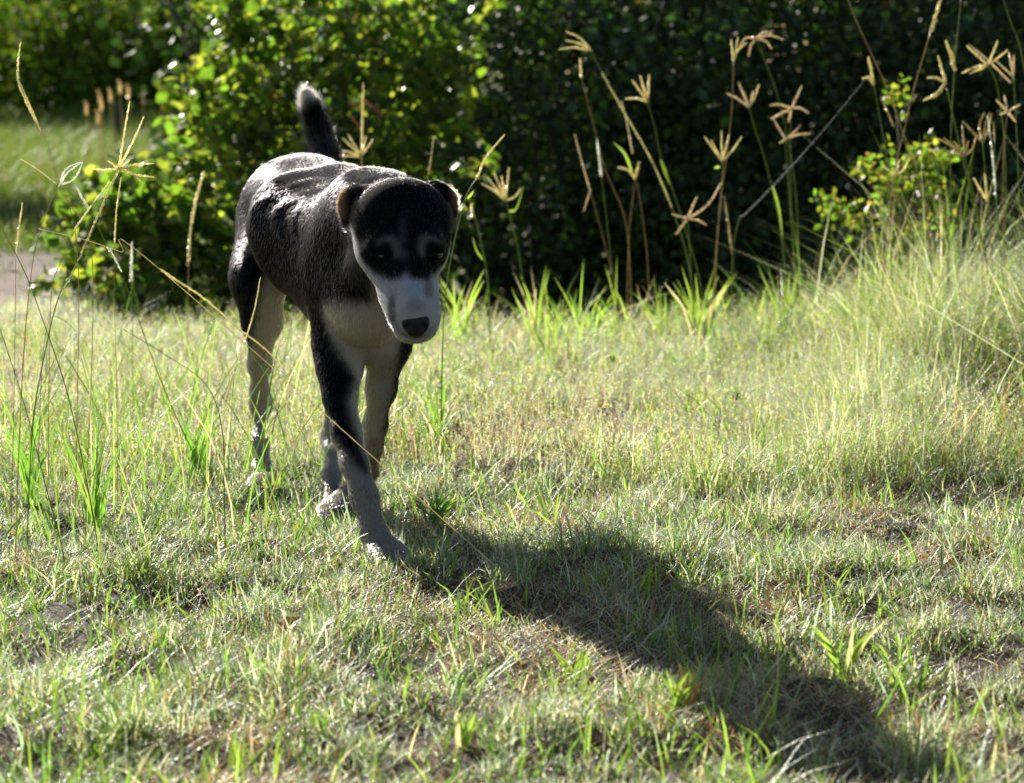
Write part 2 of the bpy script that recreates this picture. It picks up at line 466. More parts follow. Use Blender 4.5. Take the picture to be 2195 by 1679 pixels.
    put((v, t, np.repeat(pick(m, [.45, .15, .4], [STRAW * 1.3, PINK, PALE * 1.4]), 4, 0)))
    for q in (6, 5, 4, 4):
        c = r[3][:, q]; k = rng.random(n) < .6; t = rng.random(k.sum())[:, None]
        DEW.append(c[k] * t + r[3][k][:, 6] * (1 - t))
    me = mesh_np('meadow_grass', np.concatenate(vs), np.concatenate(ts), M_GRASS, np.concatenate(cs))
    link('meadow_grass', me, kind='stuff', label='taller wispy dewy meadow grass behind the dog up to the shrubs', category='grass')

def far_grass():
    n = 60000
    y = 7.6 * (34 / 7.6) ** (rng.random(n) ** .8); x = -y * rng.uniform(.05, .30, n) + rng.normal(0, .1, n)
    k = ~((y < 9.6) & (x < -1.40) & (rng.random(n) < .96)) 
    x, y = x[k], y[k]; n = len(x)
    g = vnoise(x, y, 1.6, 12)
    tint = pick(n, np.stack([.6 - .4 * g, .2 + .5 * g, .2 + 0 * g], 1), [GREEN, LIME, STRAW * .8])
    h = rng.uniform(.05, .16, n) * (.6 + g) * np.clip(y / 12, .6, 2.2)
    r = blades(x, y, h, .004 * np.clip(y / 8, 1, 5) * rng.uniform(.6, 1.4, n), rng.uniform(0, .5, n), rng.uniform(0, .7, n), tint)
    x2, y2 = rng.uniform(-1.3, 5.5, 26000), rng.uniform(7.2, 11, 26000)
    r2 = blades(x2, y2, rng.uniform(.04, .16, 26000), rng.uniform(.003, .006, 26000), rng.uniform(0, .5, 26000), rng.uniform(0, .8, 26000),
                pick(26000, [.8, .1, .1], [GREEN * .8, LIME, STRAW * .7]))
    me = mesh_np('far_grass', np.concatenate([r[0], r2[0]]), np.concatenate([r[1], r2[1] + len(r[0])]), M_PAST, np.concatenate([r[2], r2[2]]))
    link('far_grass', me, kind='stuff', label='rough pasture grass beyond the bushes and track', category='grass')

short_grass(); meadow_grass(); far_grass()

def dew():
    p = np.concatenate(DEW)
    k = rng.permutation(len(p))[:225000]; p = p[k]
    n = len(p); r = (rng.uniform(.0006, .0013, n) + (rng.random(n) < .06) * .0009) * np.clip(p[:, 1] / 3.6, .75, 1.4)
    o = np.array([[1, 1, 1], [1, -1, -1], [-1, 1, -1], [-1, -1, 1]], float) * .75
    f = np.array([[0, 1, 2], [0, 3, 1], [0, 2, 3], [1, 3, 2]])
    v = (p[:, None] + o[None] * r[:, None, None]).reshape(-1, 3)
    t = (np.arange(n)[:, None, None] * 4 + f[None]).reshape(-1, 3)
    link('dew_drops', mesh_np('dew_drops', v, t, M_DEW, None, True), kind='stuff', label='dew beads sparkling on the grass', category='dew')
dew()

# ------------------------------------------------------------------ the dog
K = .011
class SDF:
    def __init__(s, lo, hi, h):
        s.lo = np.array(lo, float); s.h = h
        s.n = np.ceil((np.array(hi) - s.lo) / h).astype(int)
        s.groups = {}
    def _win(s, lo, hi):
        a = np.clip(np.floor((np.asarray(lo) - s.lo) / s.h).astype(int), 0, s.n)
        b = np.clip(np.ceil((np.asarray(hi) - s.lo) / s.h).astype(int) + 1, 0, s.n)
        g = [s.lo[i] + s.h * np.arange(a[i], b[i]) for i in range(3)]
        return a, b, g[0][:, None, None], g[1][None, :, None], g[2][None, None, :]
    def _acc(s, grp, a, b, d):
        G = s.groups.setdefault(grp, np.zeros(tuple(s.n), np.float32))
        G[a[0]:b[0], a[1]:b[1], a[2]:b[2]] += np.exp(-np.clip(d, -.12, 1) / K)
    def cone(s, p, q, r1, r2, grp='torso', fl=1.0):
        """tapered capsule; fl > 1 flattens it in depth"""
        p = np.array(p, float); q = np.array(q, float); m = max(r1, r2) + .07
        a, b, X, Y, Z = s._win(np.minimum(p, q) - m, np.maximum(p, q) + m)
        d = q - p; L2 = d[0] ** 2 + d[2] ** 2 + (d[1] * fl) ** 2 + 1e-12
        t = np.clip(((X - p[0]) * d[0] + (Y - p[1]) * d[1] * fl * fl + (Z - p[2]) * d[2]) / L2, 0, 1)
        D = np.sqrt((X - p[0] - t * d[0]) ** 2 + ((Y - p[1] - t * d[1]) * fl) ** 2 + (Z - p[2] - t * d[2]) ** 2) - (r1 + (r2 - r1) * t)
        s._acc(grp, a, b, D)
    def ell(s, c, r, grp='torso', yaw=0., pitch=0., roll=0.):
        c = np.array(c, float); r = np.array(r, float); m = r.max() + .07
        a, b, X, Y, Z = s._win(c - m, c + m)
        x, y, z = X - c[0], Y - c[1], Z - c[2]
        cy_, sy_ = math.cos(yaw), math.sin(yaw); x, y = x * cy_ + y * sy_, -x * sy_ + y * cy_
        c2, s2 = math.cos(pitch), math.sin(pitch); y, z = y * c2 + z * s2, -y * s2 + z * c2
        c3, s3 = math.cos(roll), math.sin(roll); x, z = x * c3 + z * s3, -x * s3 + z * c3
        k0 = np.sqrt((x / r[0]) ** 2 + (y / r[1]) ** 2 + (z / r[2]) ** 2)
        k1 = np.sqrt((x / r[0] ** 2) ** 2 + (y / r[1] ** 2) ** 2 + (z / r[2] ** 2) ** 2) + 1e-9
        s._acc(grp, a, b, k0 * (k0 - 1) / k1)
    def field(s):
        T = s.groups['torso']; o = None
        for k, G in s.groups.items():
            if k == 'torso': continue
            o = G if o is None else np.maximum(o, G)
        E = T + (o if o is not None else 0)
        return -K * np.log(E + 1e-8)
    def owner(s, pts):
        i = np.clip(((pts - s.lo) / s.h).astype(int), 0, s.n - 1)
        names = list(s.groups); vals = np.stack([s.groups[k][i[:, 0], i[:, 1], i[:, 2]] for k in names], 1)
        return np.array(names)[vals.argmax(1)]

def blur(A, n=1):
    for _ in range(n):
        for ax in range(3):
            A = (np.roll(A, 1, ax) + 2 * A + np.roll(A, -1, ax)) / 4
    return A

def iso_mesh(D, lo, h):
    g = vdb.FloatGrid(.06); g.copyFromArray(np.ascontiguousarray(np.clip(D, -.06, .06).astype(np.float32)))
    pts, quads = g.convertToQuads(0.0)
    pts = np.asarray(pts, float) * h + np.asarray(lo); quads = np.asarray(quads, int)
    # consistent outward winding
    q = quads[:4000]; nrm = np.cross(pts[q[:, 2]] - pts[q[:, 0]], pts[q[:, 3]] - pts[q[:, 1]])
    cen = pts[q].mean(1); gi = np.clip(((cen - lo) / h).astype(int), 1, np.array(D.shape) - 2)
    gr = np.stack([D[gi[:, 0] + 1, gi[:, 1], gi[:, 2]] - D[gi[:, 0] - 1, gi[:, 1], gi[:, 2]],
                   D[gi[:, 0], gi[:, 1] + 1, gi[:, 2]] - D[gi[:, 0], gi[:, 1] - 1, gi[:, 2]],
                   D[gi[:, 0], gi[:, 1], gi[:, 2] + 1] - D[gi[:, 0], gi[:, 1], gi[:, 2] - 1]], -1)
    if (nrm * gr).sum() < 0: quads = quads[:, ::-1]
    return pts, quads

def smoothcoat():
    pass

def build_dog():
    lo, hi = np.array([-.56, 3.20, -.05]), np.array([.02, 4.56, .76])
    h = .004
    S = SDF(lo, hi, h)
    yaw = math.radians(22)
    # trunk
    S.cone(P(648, 484, 4.01), P(780, 510, 3.77), .084, .058)            # rib cage, widest behind
    S.cone(P(666, 540, 3.99), P(772, 590, 3.78), .080, .062)
    S.cone(P(648, 484, 4.01), P(652, 450, 4.22), .082, .074)
    S.ell(P(775, 545, 3.79), (.068, .10, .128), yaw=yaw)                # chest between the shoulders
    S.ell(P(790, 655, 3.72), (.056, .080, .062), yaw=yaw)               # breastbone
    S.ell(P(722, 610, 3.87), (.060, .12, .078), yaw=yaw)                # brisket
    S.ell(P(652, 440, 4.2), (.080, .14, .082), yaw=yaw)                 # loin
    S.ell(P(640, 428, 4.32), (.093, .11, .077), yaw=yaw)                # rump
    S.cone(P(668, 408, 4.30), P(735, 432, 4.0), .054, .056)             # spine
    S.cone(P(735, 434, 4.0), P(850, 458, 3.76), .056, .058)             # withers
    S.cone(P(800, 476, 3.78), P(855, 492, 3.60), .076, .058)            # neck
    S.cone(P(800, 600, 3.74), P(850, 545, 3.58), .062, .048)            # throat
    # tail
    tl = [(693, 400, 4.36, .021), (697, 335, 4.42, .0175), (684, 280, 4.45, .0145), (666, 228, 4.45, .0115), (655, 200, 4.44, .0085)]
    for a, b in zip(tl, tl[1:]): S.cone(P(*a[:3]), P(*b[:3]), a[3], b[3], 'tail')
    # right fore leg, reaching forward
    def chain(pts, grp):
        for a, b in zip(pts, pts[1:]): S.cone(P(*a[:3]), P(*b[:3]), a[3], b[3], grp)
    chain([(752, 560, 3.82, .066), (729, 735, 3.80, 0.0375), (728, 790, 3.77, 0.0285), (729, 850, 3.74, 0.0200), (743, 929, 3.70, 0.0180), (759, 992, 3.66, 0.0150),
           (781, 1064, 3.63, 0.0160), (801, 1142, 3.60, 0.0140), (820, 1180, 3.575, 0.0160)], 'fore_right')
    # left fore leg, trailing
    chain([(825, 580, 3.79, .060), (829, 735, 3.80, 0.0335), (817, 832, 3.84, 0.0190), (804, 910, 3.88, 0.0140), (799, 962, 3.90, 0.0105),
           (790, 1010, 3.94, 0.0110), (758, 1050, 3.99, 0.0115), (742, 1078, 3.97, 0.0130)], 'fore_left')
    chain([(592, 480, 4.33, .072), (556, 598, 4.17, 0.0433), (562, 690, 4.22, 0.0298), (556, 780, 4.31, 0.0163), (556, 835, 4.35, 0.0108), (558, 868, 4.37, 0.0128),
           (557, 950, 4.31, 0.0103), (561, 1008, 4.27, 0.0128), (562, 1040, 4.22, 0.0143)], 'hind_right')
    S.ell(P(540, 590, 4.22), (.030, .05, .05), 'hind_right')
    S.ell(P(570, 866, 4.40), (.010, .012, .016), 'hind_right')
    chain([(712, 480, 4.33, .070), (722, 640, 4.10, 0.0408), (716, 760, 4.12, 0.0278), (722, 860, 4.16, 0.0148), (711, 938, 4.17, 0.0138),
           (711, 1020, 4.05, 0.0108), (712, 1085, 3.97, 0.0128)], 'hind_left')
    def paw(u, v, Y, grp, yw=.2, r=.0085, spread=.0110):
        c = P(u, v, Y); S.ell(c + np.array([0, .004, .002]), (.026, .034, .019), grp, yaw=yw)
        for k, o in enumerate((-1.5, -.5, .5, 1.5)):
            fw = .030 - .006 * abs(abs(o) - .5)
            t = c + np.array([o * spread + yw * fw, -fw, -.006]); S.cone(c + np.array([o * spread * .6, 0, 0]), t, .008, r, grp)
    paw(834, 1204, 3.555, 'fore_right', .25)
    paw(737, 1096, 3.945, 'fore_left', .05, .008)
    paw(563, 1054, 4.19, 'hind_right', .0, .008)
    paw(714, 1114, 3.93, 'hind_left', .1, .008)
    # head
    g = 'head'
    S.ell(P(861, 480, 3.485), (.0665, .068, .0655), g, roll=-.05)        # skull
    S.ell(P(823, 486, 3.48), (.032, .048, .042), g); S.ell(P(901, 484, 3.48), (.032, .048, .042), g)
    S.ell(P(862, 535, 3.455), (.0630, .054, .044), g)                   # cheekbones
    S.cone(P(864, 575, 3.435), P(875, 625, 3.405), .0415, .0345, g)      # muzzle
    S.cone(P(875, 625, 3.405), P(888, 680, 3.362), .0335, .0235, g)
    S.ell(P(869, 684, 3.375), (.013, .019, .022), g, roll=.2); S.ell(P(914, 680, 3.372), (.013, .019, .022), g, roll=-.2)   # lips
    S.ell(P(890, 705, 3.385), (.018, .018, .010), g)                     # chin
    S.cone(P(868, 560, 3.402), P(886, 660, 3.338), .018, .014, g)        # bridge of the nose
    S.ell(P(829, 522, 3.412), (.021, .017, .011), g, roll=.15); S.ell(P(922, 517, 3.412), (.021, .017, .011), g, roll=-.15)   # brows
    # ears: a base that stands out sideways and a folded flap
    e = 'ear'
    S.cone(P(815, 440, 3.52), P(765, 423, 3.535), .018, .0085, e, 1.3); S.cone(P(765, 423, 3.535), P(739, 418, 3.53), .0085, .0025, e, 1.5)
    S.cone(P(775, 430, 3.53), P(752, 442, 3.515), .009, .007, e, 2.4); S.cone(P(750, 438, 3.515), P(757, 471, 3.508), .0075, .0055, e, 2.6)
    S.cone(P(772, 440, 3.515), P(765, 479, 3.505), .010, .005, e, 2.6); S.cone(P(757, 469, 3.508), P(764, 487, 3.505), .0050, .002, e, 2.4)
    S.cone(P(898, 436, 3.52), P(936, 414, 3.535), .016, .0075, e, 1.3)
    S.cone(P(936, 415, 3.53), P(957, 430, 3.52), .0075, .006, e, 2.4); S.cone(P(957, 430, 3.52), P(966, 448, 3.512), .006, .003, e, 2.6)
    S.cone(P(935, 425, 3.525), P(952, 471, 3.51), .010, .004, e, 2.6)
    S.groups['head'] = S.groups['head'] + S.groups.pop('ear')
    D = S.field()
    # ribs and skin folds on the flank
    X = lo[0] + h * np.arange(D.shape[0])[:, None, None]; Y = lo[1] + h * np.arange(D.shape[1])[None, :, None]; Z = lo[2] + h * np.arange(D.shape[2])[None, None, :]
    env = sstep(3.78, 3.86, Y) * (1 - sstep(4.12, 4.20, Y)) * sstep(.43, .49, Z)
    ph = Y - .12 * (.56 - Z) + .018 * np.sin(Z * 60)
    rib = 0
    for (c_, w_, a_) in ((3.83, .012, .7), (3.885, .013, 1.1), (3.945, .012, .9), (4.00, .015, .8), (4.065, .014, .55), (4.12, .018, .4)):
        rib = rib + a_ * np.exp(-((ph - c_) / w_) ** 2)
    env = env * (1 - .75 * sstep(.545, .575, Z)) * sstep(-.30, -.345, X)
    D = D - .0030 * env * rib
    # planes of the face: median furrow, temples and stop
    for (u, v, yy, rr_, am) in ((787, 512, 3.44, .020, .0045), (948, 507, 3.44, .020, .0045), (869, 556, 3.395, .011, .0045), (866, 470, 3.41, .010, .0018), (866, 500, 3.405, .010, .0022), (866, 528, 3.40, .010, .0026),
                              (832, 615, 3.39, .012, .003), (912, 612, 3.39, .012, .003)):
        c = P(u, v, yy); D = D + am * np.exp(-(((X - c[0]) ** 2 + ((Y - c[1]) * .6) ** 2 + (Z - c[2]) ** 2) / rr_ ** 2))
    # eye sockets
    for (u, v, yy) in ((822, 548, 3.398), (933, 545, 3.396)):
        c = P(u, v, yy - .012); d = np.sqrt((X - c[0]) ** 2 + (Y - c[1]) ** 2 + ((Z - c[2]) * 1.5) ** 2)
        D = D + .007 * np.exp(-(d / .016) ** 2)
    D = blur(D)
    pts, quads = iso_mesh(D, lo, h)
    # gradient normals
    gx, gy, gz = np.gradient(D)
    gi = np.clip(np.round((pts - lo) / h).astype(int), 0, np.array(D.shape) - 1)
    N = np.stack([gx[gi[:, 0], gi[:, 1], gi[:, 2]], gy[gi[:, 0], gi[:, 1], gi[:, 2]], gz[gi[:, 0], gi[:, 1], gi[:, 2]]], -1)
    N /= np.linalg.norm(N, axis=1)[:, None] + 1e-9
    own = S.owner(pts)
    return S, D, lo, h, pts, quads, N, own

BLACK = np.array([.0035, .0035, .0042]); WHITE = np.array([.42, .37, .30]); MUZ = np.array([.43, .43, .44]); GREY = np.array([.25, .23, .21]); TAN = np.array([.19, .12, .075])

def lin(v, pairs):
    p = np.array(pairs, float); return np.interp(v, p[:, 0], p[:, 1])

def coat_colour(pts, N, own, fine=True, js=1.0):
    """the dog's markings, read off as regions of its body"""
    u, v = proj(pts)
    U, V = u.copy(), v.copy(); sj = np.where(own == 'head', 3.0, 5.0) * js
    jit = rng.normal(0, 1, len(u)) * sj; u = u + jit; v = v + rng.normal(0, 1, len(u)) * sj
    front = N[:, 1] < .35
    wht = np.zeros(len(u)); tan = np.zeros(len(u)); grey = np.zeros(len(u))
    o = own
    # chest
    t = (o == 'torso') & (v > 652 - .02 * (u - 690)) & (u > 690) & (pts[:, 1] < 3.86); wht[t] = 1
    t = (o == 'torso') & (u > 800) & (v > 600) & (pts[:, 1] < 3.72); wht[t] = 1
    t = (o == 'torso') & (v > 660) & (u < 690); grey[t] = .5
    # right fore leg
    m = o == 'fore_right'
    border = lin(v, [(640, 688), (700, 700), (750, 722), (790, 752), (815, 766), (840, 754), (860, 748), (900, 756), (950, 772), (985, 784), (1010, 790), (1030, 792)])
    inner = lin(v, [(900, 640), (925, 700), (950, 722), (975, 742), (1000, 762), (1025, 790), (1040, 900), (1200, 900)])
    wht[m & (v > 652) & (u < inner)] = 1
    wht[m & (v > 652) & (u > border)] = 1
    grey[m & (v > 985) ] = .45
    m = o == 'fore_left'
    wht[m & (v > 640)] = 1
    wht[m & (u > lin(v, [(600, 880), (760, 852), (850, 838), (920, 820), (960, 830), (1000, 900)]))] = 0
    grey[m & (v > 760) & (v < 960) & (u > 812)] = .6
    tan[m & (v > 940) & (v < 1030) & (u > 790)] = .6
    m = o == 'hind_right'
    wht[m & (u > lin(v, [(500, 640), (570, 612), (600, 566), (650, 556), (700, 546), (750, 536), (790, 520), (800, 400)]))] = 1
    grey[m & (v > 850)] = .35
    m = o == 'hind_left'; wht[m & (v > 600)] = 1; grey[m & (v > 850)] = .3
    m = o == 'tail'; wht[m & ((v < 215) | ((u < 653) & (v < 235)))] = 1
    # head
    m = (o == 'head') & front
    lower = lin(u, [(760, 500), (768, 548), (785, 570), (800, 588), (830, 600), (858, 600), (868, 588), (880, 598), (915, 604), (935, 590), (950, 570), (962, 545), (975, 505)])
    wht[m & (v > lower)] = 1
    wht[m & (v > 495) & (u < lin(v, [(495, 757), (520, 764), (560, 776), (600, 800)]))] = 1
    wht[m & (v > 520) & (u > lin(v, [(520, 968), (560, 956), (600, 942)]))] = 1
    def near(pl, wd):
        pl = np.array(pl, float); best = np.full(len(u), 1e9)
        for i in range(len(pl) - 1):
            d = pl[i + 1] - pl[i]; t = np.clip(((U - pl[i, 0]) * d[0] + (V - pl[i, 1]) * d[1]) / (d @ d), 0, 1)
            w_ = wd[i] * (1 - t) + wd[i + 1] * t
            best = np.minimum(best, np.hypot(U - pl[i, 0] - t * d[0], V - pl[i, 1] - t * d[1]) / w_)
        return np.clip(1.35 - best * .75, 0, 1) * (best < 1.7)
    if fine:
        for pl, wd, am in (([(868, 452), (864, 480), (862, 522)], (1.4, 2.2, 1.2), .20), ([(868, 540), (871, 580), (874, 606)], (1.2, 1.8, 6), .4),
                           ([(806, 522), (826, 512), (842, 512), (851, 528), (851, 548)], (2.0, 3.0, 4.2, 5.0, 4.0), .36),
                           ([(905, 546), (904, 522), (911, 508), (930, 512), (950, 521)], (4.0, 5.0, 4.2, 2.6, 1.6), .36)):
            k = near(pl, wd) * am; wht = np.where(m, np.maximum(wht, k), wht)
            if len(pl) == 5: tan = np.where(m, np.maximum(tan, k * 1.0), tan)
    m2 = m & (v > lower)
    d = ((u - 839) / 10) ** 2 + ((v - 668) / 34) ** 2; k = m2 & (d < 1); grey[k] = .75; wht[k] = .22
    d = ((u - 891) / 22) ** 2 + ((v - 655) / 14) ** 2; k = m2 & (d < 1); tan[k] = .35; grey[k] = .3
    d = ((u - 918) / 11) ** 2 + ((v - 620) / 20) ** 2; k = m2 & (d < 1); grey[k] = .6; wht[k] = .4
    d = ((u - 842) / 16) ** 2 + ((v - 622) / 18) ** 2; k = m2 & (d < 1); grey[k] = .35
    # outer ear fringe, its backlit tan glow put into the colour
    k = (o == 'head') & (((u < 743) & (v > 402) & (v < 470)) | ((u > 968) & (v > 405) & (v < 450))); tan[k] = .7
    W = np.where((own == 'head')[:, None], MUZ, WHITE)
    W = np.where((own == 'tail')[:, None], WHITE * 1.4, W)
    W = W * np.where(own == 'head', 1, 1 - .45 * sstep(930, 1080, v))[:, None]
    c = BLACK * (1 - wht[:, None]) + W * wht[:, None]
    # cool light on the muzzle is put into its white; flecks of dark hair in the white
    fle = (rng.random(len(u)) < .05) & (v > 900); c[fle] *= .4
    g = grey[:, None]; c = c * (1 - g * wht[:, None]) + GREY * g * wht[:, None]
    if fine:
        k = near([(846, 690), (856, 712), (876, 722), (892, 724), (912, 720), (930, 700)], (1.5, 2.2, 2.4, 2.4, 2.2, 1.5)) * m; wht = wht * (1 - .8 * k); c = c * (1 - .8 * k[:, None])
    k = (grey > 0) & (wht < .5) & (o == 'torso'); c[k] = c[k] * .5 + GREY * .25
    tt = tan[:, None]; c = c * (1 - tt) + TAN * tt
    return c

def hair_mat():
    m = bpy.data.materials.new('dog_fur'); m.use_nodes = True; nt = m.node_tree; nt.nodes.clear()
    out = nt.nodes.new('ShaderNodeOutputMaterial'); hb = nt.nodes.new('ShaderNodeBsdfHairPrincipled')
    hb.parametrization = 'COLOR'
    at = attr_node(nt, 'coat'); nt.links.new(at.outputs['Color'], hb.inputs['Color'])
    hb.inputs['Roughness'].default_value = .13; hb.inputs['Radial Roughness'].default_value = .4; hb.inputs['IOR'].default_value = 1.36
    nt.links.new(hb.outputs[0], out.inputs['Surface']); return m

def skin_mat():
    m = bpy.data.materials.new('dog_coat'); m.use_nodes = True; nt = m.node_tree; b = nt.nodes['Principled BSDF']
    at = attr_node(nt, 'tint'); nt.links.new(at.outputs['Color'], b.inputs['Base Color'])
    b.inputs['Roughness'].default_value = .95; b.inputs['Specular IOR Level'].default_value = .07
    return m

def make_dog():
    S, D, lo, h, pts, quads, N, own = build_dog()
    base = np.array([-.30, 3.9, -.02])
    dog = empty('dog', base, 'black and white short-haired dog walking towards the camera with its head lowered', 'dog')
    T = coat_colour(pts, N, own, True, .35)
    def relax(T, it):
        cnt = np.bincount(quads.ravel(), minlength=len(T))[:, None] + 1e-9
        for _ in range(it):
            m_ = T[quads].mean(1); A = np.zeros_like(T)
            for j in range(3): A[:, j] = np.bincount(quads.ravel(), weights=np.repeat(m_[:, j], 4), minlength=len(T))
            T = A / cnt
        return T
    T = np.where((own == 'head')[:, None], relax(T, 2), relax(T, 6))
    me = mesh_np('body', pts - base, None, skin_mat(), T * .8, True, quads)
    link('body', me, dog)
    # fur strands
    a, b, c, d = (pts[quads[:, i]] for i in range(4))
    area = .5 * np.linalg.norm(np.cross(c - a, d - b), axis=1)
    cen = (a + b + c + d) / 4
    wgt = area.copy()
    u, v = proj(cen)
    nq = N[quads[:, 0]]
    view = np.array([0, 0, CAMH]) - cen; view /= np.linalg.norm(view, axis=1)[:, None]
    oq = own[quads[:, 0]]
    wgt *= np.where((oq == 'head'), 1.6, 1.0)
    n = 260000
    idx = rng.choice(len(quads), n, p=wgt / wgt.sum())
    r1, r2 = rng.random(n)[:, None], rng.random(n)[:, None]
    root = (a[idx] * (1 - r1) + b[idx] * r1) * (1 - r2) + (d[idx] * (1 - r1) + c[idx] * r1) * r2
    nn = nq[idx]; ow = oq[idx]
    axis = np.array([-.22, 1, -.10]); flow = np.tile(axis, (n, 1))
    leg = np.isin(ow, ['fore_right', 'fore_left', 'hind_right', 'hind_left']) & (root[:, 2] < .34)
    flow[leg] = (0, .15, -1)
    side = ~leg & (ow != 'head') & (ow != 'tail'); flow[side] += np.stack([np.zeros(side.sum()), -.80 * sstep(.22, .62, np.abs(nn[side, 0])), -2.4 * sstep(.22, .62, np.abs(nn[side, 0]))], -1)
    hd = ow == 'head'
    nose = P(886, 690, 3.34); away = root[hd] - nose; away /= np.linalg.norm(away, axis=1)[:, None]; flow[hd] = away
    tl = ow == 'tail'; flow[tl] = (-.25, .05, 1)
    chest = (ow == 'torso') & (root[:, 1] < 3.72) & (nn[:, 1] < -.2); flow[chest] = (0, .2, -1)
    flow = flow - nn * (flow * nn).sum(1)[:, None]; flow /= np.linalg.norm(flow, axis=1)[:, None] + 1e-6
    L = np.full(n, .0088); L[leg] = .0070; L[hd] = .0052; L[tl] = .0155; L[chest] = .009
    uu, vv = proj(root)
    rear = root[:, 1] > 4.1; L[rear & ~leg & ~tl] = .0098
    flank = side & (np.abs(nn[:, 0]) > .6)
    ear = hd & ((uu < 770) | (uu > 958)) & (vv < 500); L[ear] = .0075
    L *= rng.uniform(.6, 1.35, n)
    lift = np.full(n, .30); lift[tl] = .75; lift[ear] = .9; lift[hd & ~ear] = .22; lift[leg] = .24; lift[flank] = .16; lift[side & ~flank] = .22
    dirv = flow + nn * (lift * rng.uniform(.6, 1.7, n))[:, None] + rng.normal(0, 1, (n, 3)) * np.where(flank, .09, np.where(ear | tl, .2, .12))[:, None]
    dirv /= np.linalg.norm(dirv, axis=1)[:, None]
    L[hd & (np.hypot(uu - 891, (vv - 694)) < 25)] = .0006
    p0 = root - nn * .001; p1 = p0 + dirv * L[:, None] * .5
    d2 = dirv + flow * .35 - nn * .15; d2 /= np.linalg.norm(d2, axis=1)[:, None]; p2 = p1 + d2 * L[:, None] * .5
    hc = bpy.data.hair_curves.new('fur'); hc.add_curves([3] * n)
    P3 = np.stack([p0, p1, p2], 1).reshape(-1, 3) - base
    hc.points.foreach_set('position', P3.astype(np.float32).ravel())
    rad = np.tile([.00022, .00018, .00005], n).astype(np.float32)
    hc.points.foreach_set('radius', rad)
    ta, tb, tc, td_ = (T[quads[idx, i]] for i in range(4))
    col = ((ta * (1 - r1) + tb * r1) * (1 - r2) + (td_ * (1 - r1) + tc * r1) * r2) * rng.uniform(.75, 1.25, (n, 1))
    mixed = (col[:, 0] > .03) & (col[:, 0] < .32) & ~hd               # borders: single dark and pale hairs overlap
    pick_w = rng.random(n) < (col[:, 0] / .4)
    col[mixed] = np.where(pick_w[mixed][:, None], np.array([.35, .31, .25]), np.array([.010, .010, .010]))
    at = hc.attributes.new('coat', 'FLOAT_COLOR', 'CURVE'); cc = np.ones((n, 4), np.float32); cc[:, :3] = col
    at.data.foreach_set('color', cc.ravel())
    hc.materials.append(hair_mat())
    fo = bpy.data.objects.new('fur', hc); COL.objects.link(fo); fo.parent = dog
    # surface hit helper for eyes and nose
    def surf_y(u, v):
        for y in np.arange(3.25, 3.7, .001):
            p = P(u, v, y); i = ((p - lo) / h).astype(int)
            if (i >= 0).all() and (i < D.shape).all() and D[i[0], i[1], i[2]] < 0: return y
        return 3.4
    m_eye = simple('eye_wet', (.018, .010, .006), .08, .8)
    for (u, v) in ((822, 549), (934, 546)):
        y = surf_y(u, v); c = P(u, v, y + .0055)
        bm_v, bm_f = uv_sphere(.0090, 16, 10)
        bm_v = bm_v * np.array([1.15, 1, .72])
        link('eye', mesh_np('eye', bm_v + c - base, bm_f, m_eye, None, True), dog)
    # nose leather with two nostrils
    y = surf_y(891, 690); c = P(891, 694, y + .004)
    v, f = uv_sphere(1.0, 40, 28)
    top = sstep(-1, .9, v[:, 2])
    q = v * np.array([.0182, .0140, .0195]); q[:, 0] *= .86 + .34 * top
    q[:, 2] -= .002 * (v[:, 0] ** 2)
    for sgn in (-1, 1):
        dd = ((q[:, 0] - sgn * .0110) / .0048) ** 2 + ((q[:, 2] + .003 + 0 * sgn) / .0040) ** 2
        k = v[:, 1] < 0; q[:, 1] += np.where(k, .0065 * np.exp(-dd), 0)
    q[:, 1] += np.where(v[:, 1] < 0, .0022 * np.exp(-(q[:, 0] / .0012) ** 2) * (q[:, 2] < .002), 0)
    m_n = simple('nose_leather', (.007, .0065, .007), .42, .3); nt = m_n.node_tree
    vo = nt.nodes.new('ShaderNodeTexVoronoi'); vo.inputs['Scale'].default_value = 900
    bp = nt.nodes.new('ShaderNodeBump'); bp.inputs['Strength'].default_value = .35; bp.inputs['Distance'].default_value = .0005
    nt.links.new(vo.outputs['Distance'], bp.inputs['Height']); nt.links.new(bp.outputs[0], nt.nodes['Principled BSDF'].inputs['Normal'])
    link('nose', mesh_np('nose', q + c - base, f, m_n, None, True), dog)

def uv_sphere(r, seg, ring):
    v = [(0, 0, r)]; f = []
    for i in range(1, ring):
        t = math.pi * i / ring
        for k in range(seg):
            a = 2 * math.pi * k / seg; v.append((r * math.sin(t) * math.cos(a), r * math.sin(t) * math.sin(a), r * math.cos(t)))
    v.append((0, 0, -r)); last = len(v) - 1
    for k in range(seg): f.append((0, 1 + k, 1 + (k + 1) % seg))
    for i in range(ring - 2):
        for k in range(seg):
            a = 1 + i * seg + k; b = 1 + i * seg + (k + 1) % seg
            f += [(a, a + seg, b + seg), (a, b + seg, b)]
    for k in range(seg): f.append((last, 1 + (ring - 2) * seg + (k + 1) % seg, 1 + (ring - 2) * seg + k))
    return np.array(v), np.array(f)
make_dog()

# ------------------------------------------------------------------ shrubs
def leaf_shape(fold=.18, droop=.25, wide=.42):
    v = np.array([[0, 0, 0], [0, .36, 0], [0, .72, -droop * .12], [0, 1, -droop * .4],
                  [-wide, .34, fold * wide], [-wide * .88, .70, fold * wide * .8 - droop * .12],
                  [wide, .34, fold * wide], [wide * .88, .70, fold * wide * .8 - droop * .12]], float)
    f = np.array([[0, 1, 4], [4, 1, 2], [4, 2, 5], [5, 2, 3], [0, 6, 1], [6, 2, 1], [6, 7, 2], [7, 3, 2]])
    return v, f

